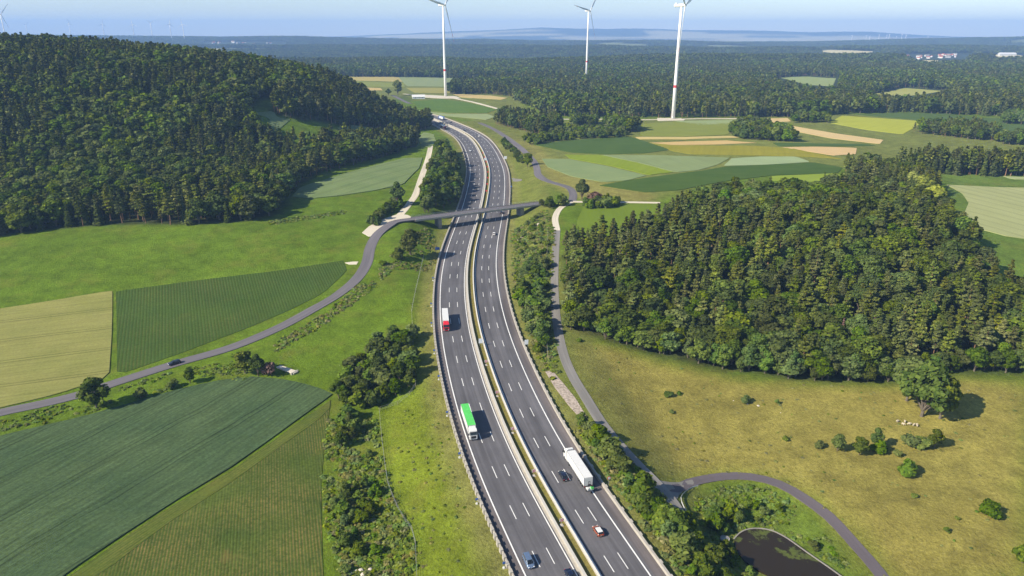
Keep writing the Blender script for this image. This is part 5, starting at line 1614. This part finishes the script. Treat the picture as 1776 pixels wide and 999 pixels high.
turbine(773, 167, 150, 60, RAD(-35), RAD(80), 'tall white turbine with a red band standing left of the others above the motorway bend', hub_px=9)
turbine(1017, 130, 150, 60, RAD(-40), RAD(81), 'white turbine with a red band rising out of the far woods, between two nearer ones', d=1620, hub_px=19)
turbine(1167, 206, 150, 62, RAD(-30), RAD(-72), 'nearest and thickest white turbine, standing at the wood edge with a red band', hub_px=10)
turbine(10, 66, 150, 60, RAD(-30), RAD(-40), 'white turbine at the upper left corner behind the hilltop trees', d=3300, hub_px=25)
for k, (px, by, hp, d, yaw, ph, lab) in enumerate([
    (4, 66, 40, 6900, -30, 20, 'small far turbine at the upper left corner, just left of the larger one there'), (49, 64, 43, 8200, -20, 70, 'faintest far turbine on the left ridge'),
    (123, 61, 41, 6800, -25, 10, 'far turbine on the left ridge, first of the evenly spaced ones'), (181, 62, 42, 6800, -35, -8, 'far turbine with one blade upright, second of the evenly spaced ones'),
    (233, 63, 42, 6500, -75, 5, 'far turbine seen edge on, left of the Y shaped one'), (264, 61, 40, 6600, -20, 60, 'far turbine with its blades in a Y on the left ridge'),
    (298, 68, 42, 6200, -60, -10, 'far turbine of the close right hand pair, the left one'), (320, 68, 42, 6100, -80, 10, 'far turbine of the close right hand pair, the right one')]):
    turbine(px, by, 130, 46, RAD(yaw), RAD(ph), lab, 'far turbines on the left ridge', False, d, hp)
for px, by, hp, d, sc_ in [(1476, 75, 62, 9300, 1), (1501, 73, 62, 9900, .9), (1507, 74, 63, 9300, .9), (1523, 72, 60, 9300, 1), (1537, 70, 61, 9700, .9), (1541, 72, 60, 9300, 1), (1554, 70, 63, 10500, .7), (1563, 70, 59, 9300, 1.1), (1570, 71, 61, 9600, .9), (1608, 71, 62, 9400, .9)]:
    turbine(px, by, 100, 34 * sc_, RAD(-30 + (px * 7) % 23), RAD((px * 37) % 120), 'tiny white turbine of the row on the far right plain', 'far turbines on the right plain', False, d, hp)

# ------------------------------------------------------------------ road furniture
def chev(name, px, py, label, group=None):
    p = hit_ramp(px, py); S_, L_ = axis_st(*p[:, None]); s = float(S_[0]); x, y, tx, ty = axis_at(s)
    l = -.25
    r = empty(name, (x + ty * l, y - tx * l, float(ramp(y)) + .06), math.atan2(-ty, -tx)); tag(r, label, 'road sign', group)
    b = MB(); b.tube((0, 0, 0), (0, 0, 1.3), .05, n=6); b.build('post', M['steel'], r)
    b = MB(); b.box((.06, 0, 1.75), (.05, 1.15, 1.0)); pn = b.build('panel', M['white'], r)
    for dy in (-.28, .22):
        b = MB(); b.add([(.09, dy - .2, 1.28), (.09, dy + .05, 1.28), (.09, dy + .28, 1.75), (.09, dy + .05, 2.22), (.09, dy - .2, 2.22), (.09, dy + .03, 1.75)], [(0, 1, 2, 5), (5, 2, 3, 4)]); o = b.build('chevron', M['turbine_red'], pn)
    b = MB(); b.box((0, 0, .12), (1.0, 1.1, .3), top=(.7, .7)); b.build('base', M['stone'], r, .03)
    return r


LB = ['next to the green roofed truck', 'level with the dark overtaking car', 'nearest the bottom, beside the copper car', 'between the two pale boxes and the green truck', 'just above the green roofed truck']
for k, (px, py, lab) in enumerate([(972, 912, 'red and white chevron sign in the median level with the copper orange car'), (924, 826, 'red and white chevron sign in the median left of the dark overtaking car'), (887, 752, 'red and white chevron sign in the median right of the green roofed truck'),
                                   (861, 688, 'red and white chevron sign in the median just above the green roofed truck'), (841, 634, 'red and white chevron sign in the median below the pale panel')]):
    chev('chevron_sign', px, py, lab, 'chevron signs in the median')
for py in (300, 309, 322, 337, 283, 274, 266, 258): chev('chevron_sign', 845, py, 'tiny chevron sign in the curving far median beyond the overpass', 'far chevron signs in the median') if False else None


def far_marker(s, label, grp):
    x, y, tx, ty = axis_at(s); l = -.25
    r = empty('chevron_sign', (x + ty * l, y - tx * l, float(ramp(y)) + .06), math.atan2(-ty, -tx)); tag(r, label, 'road sign', grp)
    b = MB(); b.tube((0, 0, 0), (0, 0, 1.3), .05, n=6); b.build('post', M['steel'], r)
    b = MB(); b.box((.06, 0, 1.75), (.05, 1.15, 1.0)); b.build('panel', M['turbine_red'], r)


s0 = float(axis_st(*hit_ramp(844.4, 335)[:, None])[0][0])
for k in range(8): far_marker(s0 + 22 * k, 'tiny reddish sign in the curving median beyond the overpass', 'far chevron signs in the median')


def panel_sign(name, px, py, l, w, h, z, mt, label, face=-1):
    p = hit_ramp(px, py); S_, L_ = axis_st(*p[:, None]); s = float(S_[0]); x, y, tx, ty = axis_at(s)
    l = float(L_[0]) if l is None else l
    r = empty(name, (x + ty * l, y - tx * l, float(ramp(y))), math.atan2(face * ty, face * tx)); tag(r, label, 'road sign')
    b = MB(); b.box((.06, 0, z + h / 2), (.16, w, h)); b.build('panel', mt, r, .03)
    for yy in ((-.3 * w, .3 * w) if w > 1.2 else (0,)):
        b = MB(); b.tube((0, yy, -.3), (0, yy, z + h * .9), .07, n=6); b.build('post', M['steel'], r)
    return r


panel_sign('variable_sign', 833, 600, -.1, 1.5, 2.0, 1.2, M['signgrey'], 'pale box sign on the median right of the red truck')
panel_sign('variable_sign', 909, 602, 17.9, 1.5, 2.0, 1.2, M['signgrey'], 'pale box sign behind the outbound barrier beside the cutting')
panel_sign('variable_sign', 880, 278, 18.1, 2.6, 2.6, 1.2, M['signgrey'], 'pale box sign on the outer edge of the far bend')
panel_sign('variable_sign', 851, 280, -.1, 2.2, 2.2, 1.2, M['signgrey'], 'pale box sign in the median of the far bend')
panel_sign('exit_sign', 757, 440, -19.6, 2.4, 1.6, 2.2, M['signblue'], 'blue sign beside the notched wall near the broad tree')
panel_sign('kilometre_sign', 889, 328, 18.1, 1.0, 1.0, 1.5, M['signblue'], 'dark small sign behind the outbound barrier just beyond the overpass')
panel_sign('kilometre_sign', 888, 343, 18.1, 1.0, 1.0, 1.5, M['black'], 'black small sign closest to the right end of the overpass')
# round sign
p = hit_ramp(1048, 845); S_, L_ = axis_st(*p[:, None]); x, y, tx, ty = axis_at(float(S_[0])); l = 18.4
r = empty('round_sign', (x + ty * l, y - tx * l, float(ramp(y)) - .1), math.atan2(-ty, -tx)); tag(r, 'round white sign with a red rim behind the barrier by the white truck', 'road sign')
b = MB(); b.tube((0, 0, -.4), (0, 0, 2.6), .06, n=6); b.build('pole', M['steel'], r)
b = MB(); b.tube((.05, 0, 2.9), (.09, 0, 2.9), .55, n=20); dk = b.build('disc', M['turbine_red'], r)
b = MB(); b.tube((.094, 0, 2.9), (.11, 0, 2.9), .40, n=20); b.build('face', M['white'], dk)


def edge_post(px, py, label):
    p = hit_ramp(px, py); S_, L_ = axis_st(*p[:, None]); x, y, tx, ty = axis_at(float(S_[0])); l = -18.95
    r = empty('delineator_post', (x + ty * l, y - tx * l, float(ramp(y)) - .05), math.atan2(-ty, -tx)); tag(r, label, 'road marker', 'dark panelled posts along the notched wall')
    b = MB(); b.tube((0, 0, -.3), (0, 0, 1.4), .06, n=6); b.build('post', M['steel'], r)
    b = MB(); b.box((.05, 0, 1.6), (.09, .75, .7)); b.build('panel', M['signblue'], r, .02)
    b = MB(); b.box((0, 0, .15), (.6, .6, .5), top=(.7, .7)); b.build('base', M['white'], r)


for px, py, lab in [(880, 984, 'beside the steel blue car'), (829, 874, 'across from the dark overtaking car'), (797, 794, 'just below the green roofed truck'), (774, 722, 'level with the green roofed truck'), (758, 659, 'above the green roofed truck'),
                    (751, 614, 'below the red truck'), (745, 566, 'level with the cab of the red truck'), (744, 532, 'level with the tail of the red truck'), (748, 487, 'farthest up, before the broad tree')]:
    edge_post(px, py, 'dark panelled post on the notched wall ' + lab)

# wire fences on the slope
post_me = None
def fence(pts, label, post_px=None, sp=6.):
    w_ = resample(np.array([at(*p)[:2] for p in pts]), sp)
    r = empty('wire_fence', (w_[0][0], w_[0][1], float(Hg(*w_[0])))); tag(r, label, 'fence')
    b0 = MB(); b0.tube((0, 0, -.3), (0, 0, 1.6), .075, n=5); me = b0.mesh('post', M['wood'])
    mb = MB(); prev = None
    for q in w_:
        z = float(Hg(*q)); o = bpy.data.objects.new('post', me); link(o, r); o.location = (q[0] - w_[0][0], q[1] - w_[0][1], z - r.location[2])
        loc = (q[0] - w_[0][0], q[1] - w_[0][1], z - r.location[2])
        if prev is not None:
            for h in (.4, .9, 1.45): mb.tube((prev[0], prev[1], prev[2] + h), (loc[0], loc[1], loc[2] + h), .03, n=4, caps=False)
        prev = loc
    mb.build('wire', M['steel'], r)


fence([(735, 446), (720, 510), (714, 540), (717, 600), (721, 655), (721, 677), (690, 702), (660, 712)], 'wire fence running down the slope past the thicket')
fence([(658, 714), (662, 760), (668, 810), (674, 848), (695, 895), (720, 928), (723, 1005)], 'wire fence zigzagging down to the bottom edge beside the scrub')
fence([(950, 405), (948, 470), (944, 520), (948, 590), (950, 620)], 'wire fence in the cutting below the grey track')
# guard rail by the pond bend
g_ = [at(*p) for p in [(1210, 846), (1196, 850), (1182, 862), (1181, 872), (1187, 886), (1198, 902)]]
r = empty('guard_rail', tuple(g_[0])); tag(r, 'curved white guard rail at the sharp bend above the pond', 'guard rail')
gg = resample(spline([q[:2] for q in g_], 1.5), 2.); mb = MB(); pv_ = None
for i_, q in enumerate(gg):
    z = float(Hg(*q)) - g_[0][2]; loc = (q[0] - g_[0][0], q[1] - g_[0][1], z)
    b = MB(); b.box((loc[0], loc[1], z + .3), (.1, .1, .9)); b.build('post', M['steel'], r)
    if pv_: mb.add([(pv_[0], pv_[1], pv_[2] + .5), (loc[0], loc[1], z + .5), (loc[0], loc[1], z + .85), (pv_[0], pv_[1], pv_[2] + .85), (pv_[0] + .1, pv_[1] + .1, pv_[2] + .5), (loc[0] + .1, loc[1] + .1, z + .5), (loc[0] + .1, loc[1] + .1, z + .85), (pv_[0] + .1, pv_[1] + .1, pv_[2] + .85)],
                       [(0, 1, 2, 3), (7, 6, 5, 4), (3, 2, 6, 7), (0, 4, 5, 1)])
    pv_ = loc
mb.build('rail', M['white'], r)
# culvert slab, inlet, boulders, rubble
p = at(498, 642); q = at(518, 650)
r = empty('concrete_slab', tuple(p), math.atan2(q[1] - p[1], q[0] - p[0])); tag(r, 'pale concrete slab in the grass beside the spreading tree', 'slab')
b = MB(); b.box((0, 0, .2), (10, 2.2, .5)); b.build('top', M['stone'], r, .06); b = MB(); b.box((4.2, 0, .1), (.6, 3.4, 1.0)); b.build('headwall', M['concrete'], r, .05)
p = at(1257, 937); r = empty('pond_outlet', tuple(p)); tag(r, 'grey concrete outlet at the left corner of the pond', 'outlet')
b = MB(); b.tube((0, 0, -.3), (0, 0, .7), 1.3, 1.25, 14); b.build('shaft', M['concrete'], r); b = MB(); b.tube((0, 0, .704), (0, 0, .8), 1.0, .95, 14); b.build('cover', M['steel'], r)


def boulder(px, py, s, seed, lab, grp):
    rr = np.random.default_rng(seed); p = at(px, py)
    secs = []
    for z, q in ((-.2, .9), (.2, 1.), (.5, .8), (.7, .35)):
        secs.append([(s * q * cos(a) * rr.uniform(.75, 1.2), s * q * sin(a) * rr.uniform(.7, 1.1), s * z) for a in np.linspace(0, 2 * pi, 7, endpoint=False)])
    b = MB(); b.loft(secs); o = b.build('boulder', M['stone'], None, loc=tuple(p)); o.rotation_euler = (0, 0, seed); tag(o, lab, 'rock', grp)


for k, (px, py) in enumerate([(1272, 695), (1296, 701), (1315, 704), (1354, 716)]): boulder(px, py, .25 + .14 * (k % 3), k, 'pale boulder on the stony patch of the dry pasture', 'boulders on the pasture')
for k, (px, py) in enumerate([(610, 994), (618, 991), (626, 990), (635, 992), (642, 988), (630, 997)]): boulder(px, py, .4 + .2 * (k % 3), 20 + k, 'pale rubble stone at the bottom end of the grass track', 'rubble stones by the grass track')
for k, (px, py) in enumerate([(905, 412), (912, 408), (900, 416), (928, 395), (934, 390)]): boulder(px, py, 1.0 + .3 * (k % 3), 40 + k, 'bare pale rock on the slope of the cutting', 'rocks of the cutting')

# sheep: one continuous skinned body each
def make_sheep():
    r = empty('sheep')
    vs = [(0, 0, .62), (.38, 0, .64), (-.38, 0, .62), (.56, 0, .80), (.78, 0, .62), (.92, 0, .50)]; rad = [.27, .25, .26, .14, .12, .07]
    ed = [(0, 1), (0, 2), (1, 3), (3, 4), (4, 5)]
    for x, y, j in ((.34, .13, 1), (.34, -.13, 1), (-.34, .13, 2), (-.34, -.13, 2)):
        n = len(vs); vs += [(x, y, .36), (x + (.02 if x > 0 else -.03), y, .2), (x, y, .02)]; rad += [.075, .05, .045]; ed += [(j, n), (n, n + 1), (n + 1, n + 2)]
    n = len(vs); vs.append((-.62, 0, .5)); rad.append(.04); ed.append((2, n))
    for sg in (-1, 1):
        n = len(vs); vs.append((.72, sg * .16, .74)); rad.append(.035); ed.append((4, n))
    me = bpy.data.meshes.new('body'); me.from_pydata(vs, ed, []); me.materials.append(M['wool'])
    o = bpy.data.objects.new('body', me); link(o, r)
    m = o.modifiers.new('skin', 'SKIN'); s_ = o.modifiers.new('sub', 'SUBSURF'); s_.levels = s_.render_levels = 1
    if not me.skin_vertices: 
        bpy.context.view_layer.objects.active = o
    sv = me.skin_vertices[0].data if me.skin_vertices else None
    if sv:
        for i, q in enumerate(rad): sv[i].radius = (q, q)
        sv[0].use_root = True
    return r


SH = [(1110, 296), (1141, 297), (1133, 309), (1160, 308), (1182, 313), (1198, 315)]
shp = make_sheep()
for k, (cx_, cy_) in enumerate(SH):
    o = shp if k == 0 else copy_tree(shp)
    p = at(1136 + cx_ / 2.636, 620 + cy_ / 2.636); o.location = p; o.rotation_euler = (0, 0, RAD(200 + 47 * k)); o.scale = (1.05,) * 3
    tag(o, ['cream sheep at the left end of the little flock on the dry pasture', 'cream sheep standing highest in the little flock', 'cream sheep just below the highest one of the flock', 'cream sheep in the middle of the little flock', 'cream sheep second from the right end of the flock', 'cream sheep at the right end of the little flock'][k], 'sheep', 'sheep grazing near the big pasture tree')

# far villages
def make_house(w_, l_, h_, roofm, wallm):
    r = empty('house')
    b = MB(); b.box((0, 0, h_ / 2 - 2), (l_, w_, h_ + 4)); wl = b.build('wall', wallm, r)
    b = MB(); o = .6; rh = w_ * .42
    b.add([(-l_ / 2 - o, -w_ / 2 - o, h_ - .2), (l_ / 2 + o, -w_ / 2 - o, h_ - .2), (l_ / 2 + o, w_ / 2 + o, h_ - .2), (-l_ / 2 - o, w_ / 2 + o, h_ - .2), (-l_ / 2 - o, 0, h_ + rh), (l_ / 2 + o, 0, h_ + rh)], [(0, 1, 5, 4), (2, 3, 4, 5), (0, 4, 3), (1, 2, 5), (3, 2, 1, 0)]); b.build('roof', roofm, r)
    for x in (-l_ * .28, l_ * .28):
        for sg in (-1, 1):
            b = MB(); b.box((x, sg * (w_ / 2 + .01), h_ * .55), (1.4, .06, 1.5)); b.build('window', M['glass'], r)
    return r


rr = np.random.default_rng(5)
def village(cx_, cy_, sx_, sy_, n, sc_, lab, grp):
    protos = [make_house(9, 12, 6, M['roofred'], M['white']), make_house(10, 16, 6.5, M['roofred'], M['render']), make_house(12, 22, 6, M['concrete_dark'], M['white'])]
    used = [False] * 3
    for k in range(n):
        i = k % 3; o = protos[i] if not used[i] else copy_tree(protos[i]); used[i] = True
        px = cx_ + rr.uniform(-1, 1) * sx_; py = cy_ + rr.normal(0, .5) * sy_; p = at(px, py); p[2] = float(Hg(p[0], p[1]))
        o.location = p; o.rotation_euler = (0, 0, rr.uniform(0, 3.1)); o.scale = (sc_,) * 3; tag(o, lab, 'house', grp)


village(1615, 99, 42, 3, 20, .95, 'tiny white walled house of the far village in the right hand woods', 'houses of the far right village')
village(1640, 97, 18, 1.6, 7, .95, 'tiny white walled house of the far village in the right hand woods', 'houses of the far right village')
village(425, 75.5, 62, 2.2, 12, 1.2, 'tiny pale house of the far village below the left ridge', 'houses of the far left village')
for px, py in ((1740, 97), (1752, 97)): 
    o = make_house(16, 40, 7, M['white'], M['white']); p = at(px, py); o.location = p; o.scale = (1.2,) * 3; tag(o, 'tiny white barn at the far clearing near the right edge', 'barn', 'barns at the far clearing')
p = at(648, 171); o = make_house(8, 20, 3, M['white'], M['signgrey'])
p = at(726, 171); o.location = p; o.rotation_euler = (0, 0, .2); tag(o, 'white low shed on the turbine pad beside the nearest field', 'shed')
o = make_house(9, 14, 5, M['roofred'], M['white']); p = at(591, 123); o.location = p; tag(o, 'small white hut at the left end of the bright green strip field', 'hut')

#@@LIGHT
# ------------------------------------------------------------------ air, light, camera
hz = MB(); hz.box((0, 8600, 190), (29800, 17900, 420))
hm = bpy.data.materials.new('haze'); hm.use_nodes = True; hm.node_tree.nodes.clear()
o_ = hm.node_tree.nodes.new('ShaderNodeOutputMaterial'); pv = hm.node_tree.nodes.new('ShaderNodeVolumePrincipled')
pv.inputs['Color'].default_value = (.33, .55, 1, 1); pv.inputs['Density'].default_value = 1.05e-4; pv.inputs['Anisotropy'].default_value = .0
hm.node_tree.links.new(pv.outputs[0], o_.inputs['Volume'])
tag(hz.build('haze', hm), kind='stuff')

w = bpy.data.worlds.new('World'); SC.world = w; w.use_nodes = True
nt = w.node_tree; bg = nt.nodes['Background']; sk = nt.nodes.new('ShaderNodeTexSky'); sk.sky_type = 'NISHITA'; sk.sun_disc = False
sk.sun_elevation = SUN_EL; sk.sun_rotation = math.atan2(SUN_AZ[0], SUN_AZ[1]); sk.air_density = .9; sk.dust_density = .1; sk.ozone_density = 1.6
nt.links.new(sk.outputs[0], bg.inputs[0]); bg.inputs[1].default_value = .085
sl = bpy.data.lights.new('sun', 'SUN'); sl.energy = 5; sl.angle = RAD(.5); sl.color = (1, .90, .74)
so = link(bpy.data.objects.new('sun', sl))
so.rotation_euler = Vector((SUN_AZ[0] * cos(SUN_EL), SUN_AZ[1] * cos(SUN_EL), sin(SUN_EL))).to_track_quat('Z', 'Y').to_euler()
cd = bpy.data.cameras.new('camera'); cam = link(bpy.data.objects.new('camera', cd)); SC.camera = cam
cd.sensor_width = 36; cd.lens = 36 * F / 1776; cd.clip_end = 60000; cd.clip_start = 1
cam.location = (0, 0, CAMH); cam.rotation_euler = (pi / 2 - PIT, 0, 0)
SC.view_settings.view_transform = 'Standard'; SC.view_settings.look = 'None'; SC.view_settings.exposure = .85; SC.view_settings.gamma = 1
SC.view_settings.use_curve_mapping = False
SC.cycles.use_denoising = True; SC.cycles.max_bounces = 5; SC.cycles.diffuse_bounces = 2; SC.cycles.glossy_bounces = 2; SC.cycles.transmission_bounces = 2; SC.cycles.volume_bounces = 1
SC.cycles.use_adaptive_sampling = True; SC.cycles.adaptive_threshold = .02
